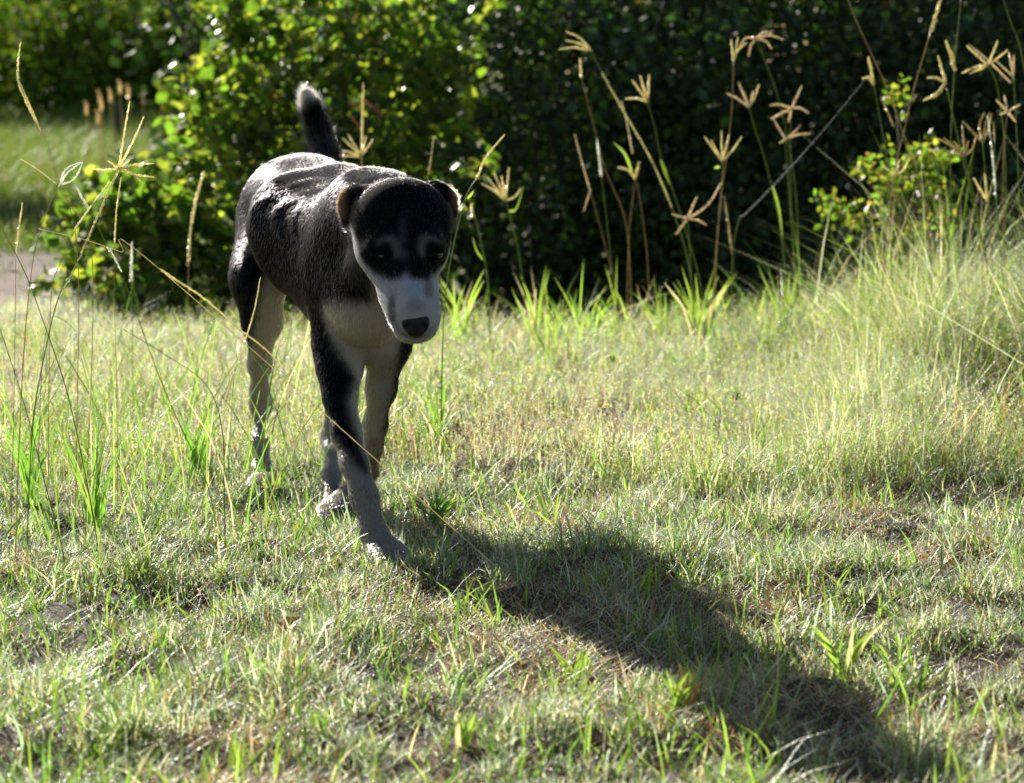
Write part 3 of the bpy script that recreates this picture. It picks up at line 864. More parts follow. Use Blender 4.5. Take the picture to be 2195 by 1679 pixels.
def rand_rot(n, up=None, spread=1.0):
    """frames whose y axis is the leaf's direction"""
    y = rng.normal(0, 1, (n, 3)) * spread + (0 if up is None else up)
    y /= np.linalg.norm(y, axis=1)[:, None]
    z = rng.normal(0, .55, (n, 3)) + np.array([0, 0, 1]); z -= y * (z * y).sum(1)[:, None]; z /= np.linalg.norm(z, axis=1)[:, None]
    x = np.cross(y, z)
    return np.stack([x, y, z], 2)          # columns

def leaves_np(pos, R, size, lv, lf):
    v = np.einsum('nij,kj->nki', R, lv) * size[:, None, None] + pos[:, None]
    n, k = len(pos), len(lv)
    return v.reshape(-1, 3), (np.arange(n)[:, None, None] * k + lf[None]).reshape(-1, 3), k

from mathutils import Matrix
def bush(name, label, cat, base, lobes, n_twig, per_twig, leaf, cols, wts, mat, n_single=300, group=None, twig_len=.22, wide=.42, branch_r=.008):
    base = np.array(base, float)
    root = empty(name, base, label, cat, group)
    lv, lf = leaf_shape(wide=wide)
    L = np.array([l[3][0] * l[3][1] * l[3][2] for l in lobes]) ** .7; L /= L.sum()
    pos, Rm, size = [], [], []
    bb = Buf()
    centre = np.mean([P(*l[:3]) for l in lobes], axis=0)
    for t in range(n_twig):
        l = lobes[rng.choice(len(lobes), p=L)]
        d = rng.normal(0, 1, 3); d /= np.linalg.norm(d); rr = rng.random() ** .45
        c = P(*l[:3]) + d * rr * np.array(l[3])
        out = (c - centre); out /= np.linalg.norm(out) + 1e-6
        td = out * .6 + np.array([0, -.1, .35]) + rng.normal(0, .45, 3); td /= np.linalg.norm(td)
        tl = twig_len * rng.uniform(.6, 1.3)
        s0 = c - td * tl * .5; s1 = c + td * tl * .5 + np.array([0, 0, -.15 * tl])
        mid = (s0 + s1) / 2 + np.array([0, 0, .04 * tl])
        b0 = base + np.array([rng.normal(0, .08), rng.normal(0, .08), 0])
        m1 = b0 * .5 + s0 * .5 + np.array([0, 0, .15]) + rng.normal(0, .05, 3)
        if t % 4 == 0:
            v, f = tube(catmull([b0, m1, s0], 7), np.linspace(branch_r, branch_r * .3, 7), 4); bb.add(v, f)
        v, f = tube(catmull([s0, mid, s1], 5), np.linspace(branch_r * .3, .0008, 5), 3); bb.add(v, f)
        k = max(3, int(per_twig * rng.uniform(.6, 1.4)))
        q = rng.random(k)[:, None]; q[0] = 1
        pp = s0 * (1 - q) + s1 * q + rng.normal(0, .010, (k, 3))
        pos.append(pp); Rm.append(rand_rot(k, td * .8 + np.array([0, 0, -.1]), .6)); size.append(leaf * rng.uniform(.55, 1.25, k))
    pos = np.concatenate(pos); Rm = np.concatenate(Rm); size = np.concatenate(size)
    link('branches', bb.mesh('branches', M_BARK, True, base), root, kind='stuff')
    u, v = proj(pos); vis = (u > 0) & (u < 2195) & (v > 0) & (v < 1679)
    score = np.where(vis, size / pos[:, 1] * (1 - .35 * sstep(-1, 1, (pos[:, 1] - centre[1]) / .5)), 0)
    order = np.argsort(-score); single = order[:n_single]; rest = order[n_single:]
    tint = pick(len(pos), wts, cols, .3)
    vv, ff, k = leaves_np(pos[rest] - base, Rm[rest], size[rest], lv, lf)
    link('foliage', mesh_np('foliage', vv, ff, mat, np.repeat(tint[rest], k, 0)), root, kind='stuff')
    if n_single:
        protos = []
        for cidx in range(6):
            protos.append(mesh_np('leaf', lv, lf, mat, np.tile(pick(1, wts, cols, .25), (len(lv), 1))))
        for j, i in enumerate(single):
            o = bpy.data.objects.new('leaf', protos[j % 6]); COL.objects.link(o); o.parent = root
            M = Matrix(Rm[i].tolist()).to_4x4(); M = Matrix.Translation(pos[i] - base) @ M @ Matrix.Scale(float(size[i]), 4)
            o.matrix_basis = M
    return root

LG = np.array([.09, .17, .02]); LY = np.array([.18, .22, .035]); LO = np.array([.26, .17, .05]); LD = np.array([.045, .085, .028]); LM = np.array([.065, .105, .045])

gb = lambda u, Y: (P(u, 144 + .75 * F / Y, Y)[0], Y, float(ground_z(P(u, 600, Y)[0], Y)))
# left bush with round sunlit leaves
bush('leafy_bush', 'sunlit bush with round yellow-green leaves directly behind the dog and its tail', 'bush', gb(640, 9.0),
     [(640, 110, 9.3, (.42, .40, .34)), (560, 300, 9.0, (.44, .40, .30)), (350, 420, 8.3, (.28, .30, .20)), (200, 490, 8.0, (.16, .2, .14)), (270, 570, 7.8, (.22, .2, .10)), (110, 590, 7.7, (.07, .1, .03)),
      (470, 560, 8.1, (.4, .25, .16)), (890, 130, 9.4, (.34, .40, .36)), (820, 360, 9.2, (.40, .40, .32)), (430, 215, 9.0, (.12, .12, .12)), (500, 50, 9.1, (.12, .12, .16)), (740, 500, 8.9, (.4, .3, .2))],
     620, 14, .056, [LG, LY, LO, LD], [.52, .36, .01, .11], M_LEAF, 300)
# dry grassy stems standing in the bush
# tall dense shrubs, dark on this side
def dense(name, label, cx, cy, r, hgt, n, seed, cols, wts, leaf=.05):
    z0 = float(ground_z(cx, cy)); base = np.array([cx, cy, z0])
    root = empty(name, base, label, 'shrub', 'dense dark shrubs along the back')
    d = rng.normal(0, 1, (n, 3)); d /= np.linalg.norm(d, axis=1)[:, None]
    rr = .45 + .55 * rng.random(n) ** .6
    lump = 1 + .35 * (vnoise(np.arctan2(d[:, 1], d[:, 0]) * 3 + seed, d[:, 2] * 3, 1, seed) - .5) * 2
    rr = rr * lump
    pos = d * rr[:, None] * np.array([r, r * .8, hgt * .55]) + np.array([0, 0, hgt * .5])
    pos[:, 2] = np.maximum(pos[:, 2], .02 + .1 * rng.random(n))
    lv = np.array([[0, 0, 0], [-.38, .5, .06], [.38, .5, .06], [0, 1, -.1]]); lf = np.array([[0, 3, 1], [0, 2, 3]])
    v, f, k = leaves_np(pos, rand_rot(n, np.array([0, -.2, 0]), 1), leaf * rng.uniform(.6, 1.4, n), lv, lf)
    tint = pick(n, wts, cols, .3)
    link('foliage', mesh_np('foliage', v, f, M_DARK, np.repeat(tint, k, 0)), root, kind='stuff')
    bb = Buf()
    for _ in range(26):
        a = rng.uniform(0, 6.28); q = rng.uniform(.3, .9)
        e = np.array([math.cos(a) * r * q * .8, math.sin(a) * r * q * .7, hgt * rng.uniform(.4, .95)])
        st = np.array([math.cos(a) * .1, math.sin(a) * .1, -.03]); v, f = tube(catmull([st, st * .5 + e * .5 + rng.normal(0, .06, 3), e], 8), np.linspace(.022, .005, 8), 5); bb.add(v, f)
    link('branches', bb.mesh('branches', M_BARK, True), root, kind='stuff')
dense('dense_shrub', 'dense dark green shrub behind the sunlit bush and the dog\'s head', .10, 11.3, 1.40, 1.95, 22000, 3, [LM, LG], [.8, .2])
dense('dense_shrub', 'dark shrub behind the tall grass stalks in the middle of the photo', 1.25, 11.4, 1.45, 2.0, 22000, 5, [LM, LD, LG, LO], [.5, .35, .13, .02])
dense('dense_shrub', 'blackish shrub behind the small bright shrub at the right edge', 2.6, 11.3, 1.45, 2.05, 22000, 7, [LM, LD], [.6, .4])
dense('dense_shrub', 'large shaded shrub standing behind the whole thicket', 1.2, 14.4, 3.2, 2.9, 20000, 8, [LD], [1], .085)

# small bright shrub at the right
bush('small_shrub', 'small bright yellow-green shrub among grass stalks at the right', 'shrub', gb(1960, 7.35),
     [(1950, 400, 7.35, (.13, .12, .13)), (2010, 470, 7.3, (.08, .1, .1)), (1960, 520, 7.35, (.10, .10, .09)), (1870, 360, 7.3, (.05, .05, .05)), (1835, 300, 7.3, (.03, .03, .03)), (1790, 440, 7.3, (.05, .04, .035)),
      (1850, 490, 7.3, (.05, .05, .04)), (1745, 408, 7.3, (.02, .02, .015)), (1920, 215, 7.4, (.055, .05, .045)), (1980, 340, 7.35, (.07, .07, .05)), (1900, 600, 7.3, (.09, .08, .05))],
     120, 13, .026, [LG, LY, LO], [.45, .5, .05], M_LEAF, 300, None, .10, .30, .004)

# far vegetation at the left
def far_bush(name, label, cat, u, Y, rx, rz, zc, n, leaf, cols, wts, group=None):
    c = P(u, 144, Y); gz = float(ground_z(c[0], Y)); base = np.array([c[0], Y, gz])
    root = empty(name, base, label, cat, group)
    d = rng.normal(0, 1, (n, 3)); d /= np.linalg.norm(d, axis=1)[:, None]
    lump = 1 + .5 * (vnoise(np.arctan2(d[:, 0], d[:, 1]) * 2 + u, d[:, 2] * 3, 1, 3) - .5) * 2
    pos = d * ((rng.random(n) ** .35) * lump)[:, None] * np.array([rx, rx * .8, rz]) + np.array([0, 0, zc])
    pos[:, 2] = np.maximum(pos[:, 2], .02)
    lv = np.array([[0, 0, 0], [-.4, .5, .06], [.4, .5, .06], [0, 1, -.1]]); lf = np.array([[0, 3, 1], [0, 2, 3]])
    v, f, k = leaves_np(pos, rand_rot(n, None, 1), leaf * rng.uniform(.6, 1.4, n), lv, lf)
    link('foliage', mesh_np('foliage', v, f, M_FAR, np.repeat(pick(n, wts, cols, .3), k, 0)), root, kind='stuff')
    bb = Buf()
    for _ in range(7):
        e = np.array([rng.normal(0, rx * .4), rng.normal(0, rx * .3), zc + rz * rng.uniform(.1, .7)])
        v, f = tube(catmull([np.array([rng.normal(0, .05), 0, -.05]), e * .5, e], 6), np.linspace(.05, .015, 6), 5); bb.add(v, f)
    link('trunk', bb.mesh('trunk', M_BARK, True), root)
fb = 'blurred bushes far away at the upper left'
far_bush('far_bush', 'wide dull green bush far away at the upper left corner', 'bush', 60, 29, 1.9, 1.25, .85, 3600, .13, [LG, LY, LG * .8], [.5, .25, .25], fb)
far_bush('far_bush', 'dull green bush with a pale lit crown far away near the upper left', 'bush', 260, 29.5, 1.6, 1.1, .8, 3200, .14, [LG, LY, LG * .8], [.5, .3, .2], fb)
far_bush('far_bush', 'dark far bush just left of the leafy bush', 'bush', 450, 30, 1.7, 1.3, .9, 4000, .14, [LG, LG * .7], [.5, .5], fb)
far_bush('far_bush', 'distant dark bush hidden mostly behind the leafy bush', 'bush', 700, 36, 2.2, 1.3, 1.0, 6000, .15, [LG * .6, LD], [.5, .5], fb)
far_bush('far_bush', 'distant bush cut off by the left edge', 'bush', -260, 33, 2.2, 1.1, .8, 6000, .15, [LG * .7, LY * .8, LD], [.4, .3, .3], fb)
far_bush('bush', 'round unseen bush added outside the left edge to shade the pasture', 'bush', 1097.5 - 3.75 / 13.6 * F, 13.6, .75, .85, .85, 9000, .06, [LG, LD], [.6, .4])  # added out of view so that its shadow darkens the pasture
far_bush('bush', 'low unseen bush added outside the left edge to shade the dirt track', 'bush', 1097.5 - 4.05 / 11.6 * F, 11.6, .8, .75, .7, 9000, .06, [LG, LD], [.6, .4])  # second added bush, out of view, dims the ground around the track
for i, (u, Y, h_) in enumerate([(-300, 55, 5.5), (40, 58, 5.0), (330, 56, 5.5), (620, 60, 6), (1000, 62, 6), (1500, 62, 6.5), (2100, 60, 6.5)]):
    far_bush('far_tree', ['far tree left of the frame behind the pasture', 'sunlit yellow-green far tree at the top left corner', 'far green tree behind the bushes at the top left',
             'far tree behind the leafy bush', 'far tree hidden behind the dark shrubs', 'far tree hidden behind the thicket in the middle', 'far tree hidden behind the right thicket'][i],
             'tree', u, Y, 4.2, h_ * .5, h_ * .52, 2600, .42, [LY, LG], [.6, .4], 'trees on the far side of the pasture')
# leafy branch hanging down beside the top of the bush
bush('young_tree', 'green leafy young tree hanging into the top edge left of the bush', 'tree', gb(520, 13.0),
     [(400, 20, 13.0, (.18, .2, .16)), (350, 30, 13.0, (.10, .1, .1)), (560, -60, 13.2, (.5, .4, .35)), (250, 4, 13.2, (.08, .1, .02))], 36, 11, .055, [LG, LM], [.5, .5], M_LEAF, 0, None, .3, .42, .02)
# old post
def post():
    base = P(253, 300, 22.0); base[2] = float(ground_z(base[0], 22.0))
    v, f = tube([base + (0, 0, -.05), base + (0.004, 0, .25), base + (-.01, 0, .50), base + (-.01, 0, .52)], [.045, .042, .040, .030], 9)
    me = mesh_np('fence_post', v - base, f, M_BARK)
    o = link('fence_post', me, label='short weathered wooden post far away behind the left bush', category='post'); o.location = base
post()

# ------------------------------------------------------------------ tall grass stalks, each a thing
M_SPIKE = plant_mat('seed_spikes', .58, .35, .6, (1.25, 1.3, 1.2), coat=.3)
C_ST = np.array([.48, .40, .22]); C_GN = np.array([.20, .27, .07]); C_BR = np.array([.36, .27, .15]); C_WH = np.array([.75, .74, .70]); C_TAN = np.array([.74, .66, .44]); C_PK = np.array([.70, .59, .45])

def spike_mesh(pts, r, col, origin, name='seed_spike'):
    L = np.linalg.norm(np.diff(pts, axis=0), axis=1).sum(); n = int(np.clip(L / .0016, 8, 70))
    c = catmull(pts, n); k = np.arange(n)
    rr = r * (.72 + .5 * (k % 2)) * rng.uniform(.75, 1.2, n) * (1 - .45 * (k / (n - 1)) ** 3)
    c = c + rng.normal(0, r * .18, c.shape)
    v, f = tube(c, rr, 5)
    cc = col * rng.uniform(.8, 1.2, (len(v), 1))
    return mesh_np(name, v - origin, f, M_SPIKE, cc, False)

def ribbon(pts, wd, col, origin, n=9, fold=.25, mat=None):
    c = catmull(pts, n); tan = np.gradient(c, axis=0); tan /= np.linalg.norm(tan, axis=1)[:, None]
    s = np.cross(tan, np.array([.15, 1, .2])); s /= np.linalg.norm(s, axis=1)[:, None] + 1e-9
    ang = rng.uniform(-.7, .7); b = np.cross(s, tan); s = s * math.cos(ang) + b * math.sin(ang); b = np.cross(s, tan)
    t = np.linspace(0, 1, n); ww = wd * .5 * np.minimum(1, (.55 + 1.6 * t)) * (1 - t ** 2.2) + .0002
    v = np.stack([c - s * ww[:, None] + b * (ww * fold)[:, None], c, c + s * ww[:, None] + b * (ww * fold)[:, None]], 1).reshape(-1, 3)
    f = []
    for i in range(n - 1):
        for k in (0, 1):
            a = i * 3 + k; f += [(a, a + 1, a + 4), (a, a + 4, a + 3)]
    cc = np.tile(col, (len(v), 1)) * rng.uniform(.85, 1.15)
    return mesh_np('leaf_blade', v - origin, f, mat or M_GRASS, cc, False)

def stalk(label, Y, stem, spikes=(), col=C_ST, scol=C_TAN, sr=2.2, w=1.7, leaves=(), cat='grass stalk', group=None, name='grass_stalk', lcol=LIME):
    """stem: photo points from top to bottom, stood on the ground at depth Y; spikes/leaves: lists of point lists"""
    g = np.array([P(*p, Y) for p in stem])
    u, v = stem[-1]
    zg = float(ground_z(g[-1][0], Y))
    if g[-1][2] > zg + .004:
        d = g[-1] - g[-2]; d = d / (abs(d[2]) + 1e-6); dz = g[-1][2] - zg + .01
        foot = g[-1] + np.array([d[0] * dz * .5, 0, -dz]); g = np.vstack([g, foot])
    H = g[0][2] - g[-1][2]; lean = rng.normal(0, .10)
    g[:, 1] += lean * (g[:, 2] - g[-1][2])
    top_off = lean * H
    origin = g[-1].copy()
    root = empty(name, origin, label, cat, group)
    n = max(8, 5 * len(g)); c = catmull(g[::-1], n)
    w_ = px(w, Y) * .40
    v_, f_ = tube(c, np.linspace(w_ * 1.25, w_ * .7, n), 5)
    link('stem', mesh_np('stem', v_ - origin, f_, M_STRAW, np.tile(col, (len(v_), 1)), True), root)
    dy = lambda p: np.array([0, lean * (p[2] - origin[2]), 0])
    for s in spikes:
        q = np.array([P(*a, Y) for a in s]); q = q + np.array([dy(a) for a in q])
        side = rng.normal(0, .012) if len(spikes) > 1 else 0
        q[:, 1] += np.linspace(0, side, len(q))
        link('seed_spike', spike_mesh(q, px(sr, Y) * (1.12 if 'left side' in (group or '') else .84), scol, origin), root)
    for s in leaves:
        q = np.array([P(*a, Y) for a in s]); q = q + np.array([dy(a) for a in q])
        link('leaf_blade', ribbon(q, px(7, Y), lcol, origin), root)
    return root

G1 = 'tall grass stalks in front of the dark shrubs'
def fan(h, *ends): return [[h, ((h[0] + e[0]) / 2 + (e[2] if len(e) > 2 else 0), (h[1] + e[1]) / 2 + (e[3] if len(e) > 3 else 0)), e[:2]] for e in ends]
stalk('tall stalk leaning left with a drooping three-fingered head above a long beaded stem', 6.5, [(1268, 110), (1290, 155), (1330, 225), (1395, 340), (1440, 445), (1475, 560), (1492, 690)],
      fan((1268, 110), (1213, 68, 4, -6), (1213, 86, 2, -4), (1198, 106, 0, -6)) + [[(1290, 155), (1330, 228), (1395, 342), (1440, 445)]], C_GN, C_TAN, 2.6, 3.0, group=G1)
stalk('brown stalk with one short upright spike left of the drooping three-fingered head', 6.6, [(1246, 165), (1270, 260), (1298, 365), (1340, 470), (1352, 600), (1355, 700)], [[(1246, 165), (1243, 125)]], C_BR, C_TAN, 3.2, 2.6, group=G1)
stalk('stalk with four pale fingers bending left and a green leaf low on the stem', 6.5, [(1388, 218), (1405, 280), (1418, 345), (1442, 408), (1465, 480), (1500, 600), (1510, 690)],
      fan((1388, 218), (1340, 212, 0, -4), (1355, 172), (1372, 162), (1391, 160)), C_GN, C_TAN, 3.0, 2.6, [[(1416, 342), (1428, 376), (1443, 408)]], group=G1)
stalk('thin purplish-grey needle stalk, leftmost in front of the dark shrub', 6.7, [(1265, 410), (1290, 500), (1318, 610), (1330, 690)], [[(1265, 410), (1248, 350), (1232, 288)], [(1265, 410), (1258, 430), (1251, 454)]], C_BR, C_PK, 1.8, 2.0, group=G1)
stalk('straight pale beaded spike on a thin green stem beside the brown stalk', 6.4, [(1290, 375), (1298, 440), (1312, 570), (1325, 700)], [[(1291, 380), (1286, 340), (1282, 300)]], C_GN, C_WH, 3.0, 2.2, group=G1)
stalk('brown stalk with a thick pale finger and one thin finger to the left, lower middle', 6.5, [(1363, 383), (1352, 470), (1346, 580), (1345, 700)], fan((1363, 383), (1326, 360, 3, -6)) + [[(1363, 383), (1372, 349)]], C_BR, C_TAN, 3.6, 2.4, [[(1356, 370), (1340, 330), (1316, 306)]], group=G1)
stalk('thin reddish stem forking beside the stalk with one thick pale finger', 6.6, [(1366, 392), (1378, 470), (1388, 560), (1392, 690)], [[(1356, 330), (1345, 270), (1333, 218)]], C_BR, C_PK, 1.8, 2.2, group=G1)
stalk('tall brown stalk with a narrow upright head at the top middle', 6.3, [(1568, 132), (1565, 230), (1555, 330), (1542, 430), (1532, 560), (1525, 690)],
      fan((1568, 132), (1563, 85), (1576, 81), (1597, 92, -6, -3)), C_BR, C_TAN, 2.8, 2.8, group=G1)
stalk('tall stalk with wide arching umbrella-like fingers right of the narrow upright head', 6.4, [(1614, 86), (1640, 150), (1662, 212), (1690, 330), (1706, 470), (1712, 690)],
      fan((1612, 84), (1578, 100, -2, -10), (1598, 123, -3, -4), (1645, 71, 0, -6), (1671, 86, 0, -8), (1646, 106, 4, -6)), C_GN, C_PK, 2.8, 2.2, group=G1)
stalk('stalk with five fingers spread like an open hand in the middle of the dark background', 6.2, [(1545, 345), (1545, 400), (1536, 520), (1530, 700)],
      fan((1545, 345), (1507, 292), (1521, 299), (1541, 278), (1561, 288), (1587, 293, 2, 2)), C_BR, C_TAN, 2.4, 3.0, [[(1540, 356), (1532, 358), (1528, 360)]], group=G1)
stalk('green stemmed stalk with a four-fingered head, one finger reaching far left', 6.4, [(1604, 230), (1618, 280), (1635, 330), (1655, 410), (1675, 510), (1690, 690)],
      fan((1604, 230), (1556, 200, 0, -3), (1582, 178), (1592, 194), (1624, 181, 2, 0), (1613, 195)), C_GN, C_PK, 2.8, 2.6, [[(1655, 400), (1668, 450), (1677, 512)]], group=G1)
stalk('stalk with a star-shaped six-fingered head right of the four-fingered one', 6.5, [(1695, 232), (1693, 290), (1694, 420), (1700, 560), (1705, 700)],
      fan((1695, 232), (1650, 225, 0, -4), (1650, 254), (1717, 185), (1731, 243, 0, -6), (1688, 262)), C_GN, C_PK, 3.0, 2.0, group=G1)
stalk('stalk with a low four-pointed head just below the star-shaped one', 6.4, [(1688, 300), (1692, 380), (1703, 540), (1712, 700)],
      fan((1688, 300), (1661, 254), (1675, 308), (1720, 269, -2, 4), (1741, 288, 0, -4)), C_GN, C_PK, 2.8, 2.4, group=G1)
stalk('low stalk with a crossed five-armed head and one long brown arm above the grass edge', 6.2, [(1475, 470), (1480, 550), (1488, 700)],
      fan((1475, 470), (1443, 461), (1451, 505), (1494, 422), (1516, 484, 0, -4), (1551, 393, 6, 10)), C_GN, C_PK, 3.0, 2.8, group=G1)
stalk('short beaded pale spike standing alone low in the middle right of the crossed head', 6.2, [(1570, 545), (1580, 620), (1588, 700)], [[(1570, 545), (1562, 480), (1553, 420)]], C_GN, C_ST, 3.0, 2.2, group=G1)
stalk('green stalk with seven pale fingers right of the dog\'s head', 6.5, [(1084, 430), (1098, 480), (1115, 560), (1130, 690)],
      fan((1084, 430), (1032, 393, 0, -4), (1045, 379), (1060, 371), (1075, 376), (1091, 358), (1117, 402, 4, 4)), C_GN, C_TAN, 2.6, 2.8, [[(1090, 452), (1106, 446), (1122, 398)]], group=G1)
stalk('tall stalk arching right with a long curved seed spike directly beside the dog\'s ear', 4.6, [(1022, 385), (1000, 420), (985, 470), (965, 560), (950, 680), (945, 900)],
      [[(1022, 385), (1042, 340), (1082, 292)]], C_GN, C_TAN, 3.2, 3.2, [[(1000, 432), (1008, 424), (1014, 414)]], group=G1)
stalk('thick blunt green stalk stub between the dog\'s head and the seven-fingered stalk', 6.0, [(1012, 445), (1030, 520), (1045, 600), (1050, 700)], [[(1012, 470), (1010, 440)]], C_GN, C_TAN, 3.6, 4.0, [[(1034, 560), (1020, 540), (1012, 510)]], group=G1)
stalk('short thin dry spike poking up behind the dog\'s right ear', 6.0, [(916, 375), (912, 440), (905, 690)], [[(916, 378), (925, 308)]], C_BR, C_ST, 2.2, 2.0, group=G1)
stalk('dry many-fingered head right beside the base of the dog\'s tail', 6.8, [(775, 335), (774, 400), (770, 700)],
      fan((775, 335), (720, 322, 0, -3), (735, 296), (747, 289), (785, 292), (800, 300), (722, 334)) + [[(775, 335), (780, 180)], ], C_ST, C_TAN, 2.6, 3.0, group=G1)
stalk('red-tipped dry stalk in the bush right of the dog\'s tail', 7.2, [(775, 290), (772, 420), (770, 650)], [[(773, 280), (750, 250)], [(781, 215), (822, 252)], [(776, 240), (745, 215)]], C_ST, np.array([.40, .16, .09]), 2.4, 2.4, group=G1)
G2 = 'tall grass stalks at the right side'
stalk('very tall straight brown stalk crossing out of the top edge at the right', 5.9, [(1815, -15), (1850, 70), (1900, 180), (1940, 290), (1962, 345), (1990, 480), (2000, 680)], [], C_BR, C_TAN, 2.6, 3.6, group=G2)
stalk('tall brown stalk with a dense pale spike touching the top edge', 5.9, [(1995, 62), (1955, 200), (1935, 290), (1920, 350), (1900, 500), (1888, 640)], [[(1995, 66), (2003, 35), (2013, 2)]], C_BR, C_TAN, 5.0, 3.2, group=G2)
stalk('stalk with a short knobbly spike and a curled hook holding a spider thread', 5.9, [(1877, 182), (1888, 240), (1896, 290), (1903, 325), (1910, 500), (1915, 640)], [[(1877, 182), (1872, 150), (1865, 122)], [(1877, 182), (1868, 168), (1853, 168)]], C_GN, C_TAN, 4.2, 2.6, group=G2)
stalk('green beaded spike slanting down to the right across the small shrub', 5.8, [(1925, 270), (1955, 322), (1990, 420), (2030, 540), (2040, 660)], [[(1925, 272), (1912, 240), (1899, 208)]], C_GN, C_ST, 3.0, 3.0, group=G2)
stalk('tall green stalk leaving the top edge with a plump tan spike on its left', 5.7, [(2062, -15), (2048, 130), (2040, 260), (2037, 400), (2034, 520), (2030, 680)], [[(2047, 150), (2040, 120), (2028, 88)]], C_GN, C_TAN, 5.4, 3.4, group=G2)
stalk('bright green thick stalk with fingers drooping to the left below a tan spike', 5.6, [(2042, 190), (2062, 290), (2090, 420), (2115, 540), (2135, 680)],
      fan((2040, 178), (2024, 120), (2004, 167, 0, -5), (1989, 217, 4, 3), (2009, 212, 2, 2)), LIME, C_TAN, 4.0, 5.0, group=G2)
stalk('stalk with a wide crossed five-armed star head near the upper right', 5.7, [(2108, 140), (2122, 165), (2132, 205), (2145, 300), (2150, 420), (2150, 680)],
      fan((2108, 140), (2060, 99), (2052, 156, 0, -4), (2067, 158, 6, -2), (2128, 88), (2146, 108, -4, 4)), C_GN, C_TAN, 3.4, 3.0, group=G2)
stalk('stalk at the right edge with two upright fingers and a long slanting needle', 5.7, [(2182, 165), (2186, 260), (2190, 420), (2192, 680)], fan((2182, 165), (2147, 130), (2175, 111), (2180, 118)) + [[(2176, 178), (2130, 130), (2090, 95)]], C_GN, C_PK, 3.0, 3.0, group=G2)
stalk('low branched star head pressed against the right edge', 5.6, [(2165, 240), (2158, 300), (2153, 400), (2155, 680)],
      fan((2165, 240), (2147, 246), (2160, 205), (2190, 225), (2185, 262), (2140, 215)), C_BR, C_PK, 3.2, 2.6, group=G2)
stalk('stalk with a closed plump three-fingered head like a bud at the right', 5.6, [(2108, 305), (2113, 360), (2122, 450), (2130, 680)], [[(2108, 305), (2102, 270), (2112, 243)], [(2109, 305), (2112, 270), (2119, 242)], [(2110, 305), (2120, 275), (2127, 244)], [(2106, 303), (2085, 282), (2064, 260)]], C_GN, C_ST, 3.6, 2.8, group=G2)
stalk('stalk with a feathery seven-fingered fan left of the bud-like head', 5.6, [(2058, 333), (2068, 380), (2088, 460), (2110, 680)],
      fan((2058, 333), (1992, 292, 0, -3), (2016, 294), (2030, 300), (2049, 265), (2062, 300), (2086, 290, 4, 4), (2003, 322)), C_GN, C_ST, 2.8, 3.0, group=G2)
stalk('brown stalk with an open four-fingered head in front of the small bright shrub', 5.7, [(1918, 375), (1912, 440), (1903, 520), (1890, 620)],
      fan((1918, 375), (1888, 355), (1925, 341), (1949, 340, 3, 5), (1925, 355)), C_BR, C_TAN, 3.0, 3.0, group=G2)
stalk('white dew-covered needle spike standing near the right edge', 5.5, [(2145, 420), (2152, 540), (2157, 680)], [[(2145, 422), (2140, 330), (2133, 250)]], LIME, C_WH, 2.8, 4.0, group=G2)
stalk('green stalk slanting out of the upper right corner', 5.5, [(2155, -15), (2175, 50), (2196, 112), (2222, 300), (2240, 640)], [], C_GN, C_TAN, 2.4, 3.4, group=G2)
stalk('thin green stem rising between the fan head and the right edge', 5.6, [(2132, 300), (2135, 420), (2140, 560), (2142, 680)], [[(2132, 300), (2130, 262)]], C_GN, C_ST, 2.2, 2.2, group=G2)
stalk('short tan spike beside the bright thick stalk, low at the right', 5.5, [(2112, 430), (2120, 500), (2128, 680)], [[(2112, 430), (2105, 370)], [(2112, 430), (2082, 382)]], C_BR, C_TAN, 3.4, 2.6, group=G2)
G3 = 'tall sedge-like grass stalks at the left side'
stalk('large beaded star-headed stalk leaning right, the most prominent at the left', 3.55, [(262, 360), (235, 420), (200, 500), (165, 575), (130, 640), (100, 760), (75, 900), (62, 1090)],
      fan((262, 360), (286, 216), (314, 249, 2, 2), (202, 357, 0, 3), (244, 343), (285, 341, -3, 3), (338, 349, 0, -4), (339, 377, 0, 4), (311, 385, 4, -4)) + [[(262, 362), (235, 420), (200, 500), (165, 575), (130, 640)]], C_GN, C_TAN * 1.15, 2.2, 3.4, group=G3)
stalk('thinner companion spike crossing below the large star head', 3.7, [(165, 490), (140, 550), (115, 620), (108, 800), (104, 1090)], [[(165, 490), (200, 440), (240, 388)]], C_BR, C_TAN, 2.0, 2.0, group=G3)
stalk('stalk with an empty loop-shaped seed head like a needle eye', 3.5, [(108, 402), (85, 450), (65, 510), (52, 580), (42, 700), (36, 850), (32, 1100)],
      [[(108, 402), (122, 368), (156, 351)], [(109, 402), (124, 376), (156, 352)], [(109, 402), (140, 388), (156, 352)]], C_BR, C_WH, 1.9, 2.6, group=G3)
stalk('long double-spiked stalk coming in from the left edge and sloping down right', 3.8, [(0, 172), (60, 290), (95, 385), (130, 470), (150, 620), (158, 1060)], [[(0, 172), (30, 230), (58, 290)], [(2, 182), (28, 235), (60, 292)], [(0, 175), (2, 130), (9, 88)]], C_BR, C_TAN, 2.2, 2.2, group=G3)
stalk('dry needle sloping down right across the loop-headed stalk', 3.7, [(80, 405), (120, 460), (160, 520), (176, 700), (180, 1090)], [[(80, 405), (40, 375), (-5, 348)]], C_BR, C_TAN, 1.9, 2.2, group=G3)
stalk('long golden stem lying almost level from the left across the dog\'s hind leg', 3.35, [(62, 497), (160, 520), (245, 548), (330, 585)], [[(330, 585), (430, 650), (500, 710), (560, 755), (608, 803)]], C_TAN, C_TAN, 2.2, 2.2, group=G3)
stalk('upright reddish needle directly below the large star head', 3.9, [(246, 520), (245, 650), (250, 800), (252, 1040)], [[(246, 520), (250, 450), (260, 380)]], C_BR, C_TAN, 1.8, 1.9, group=G3)
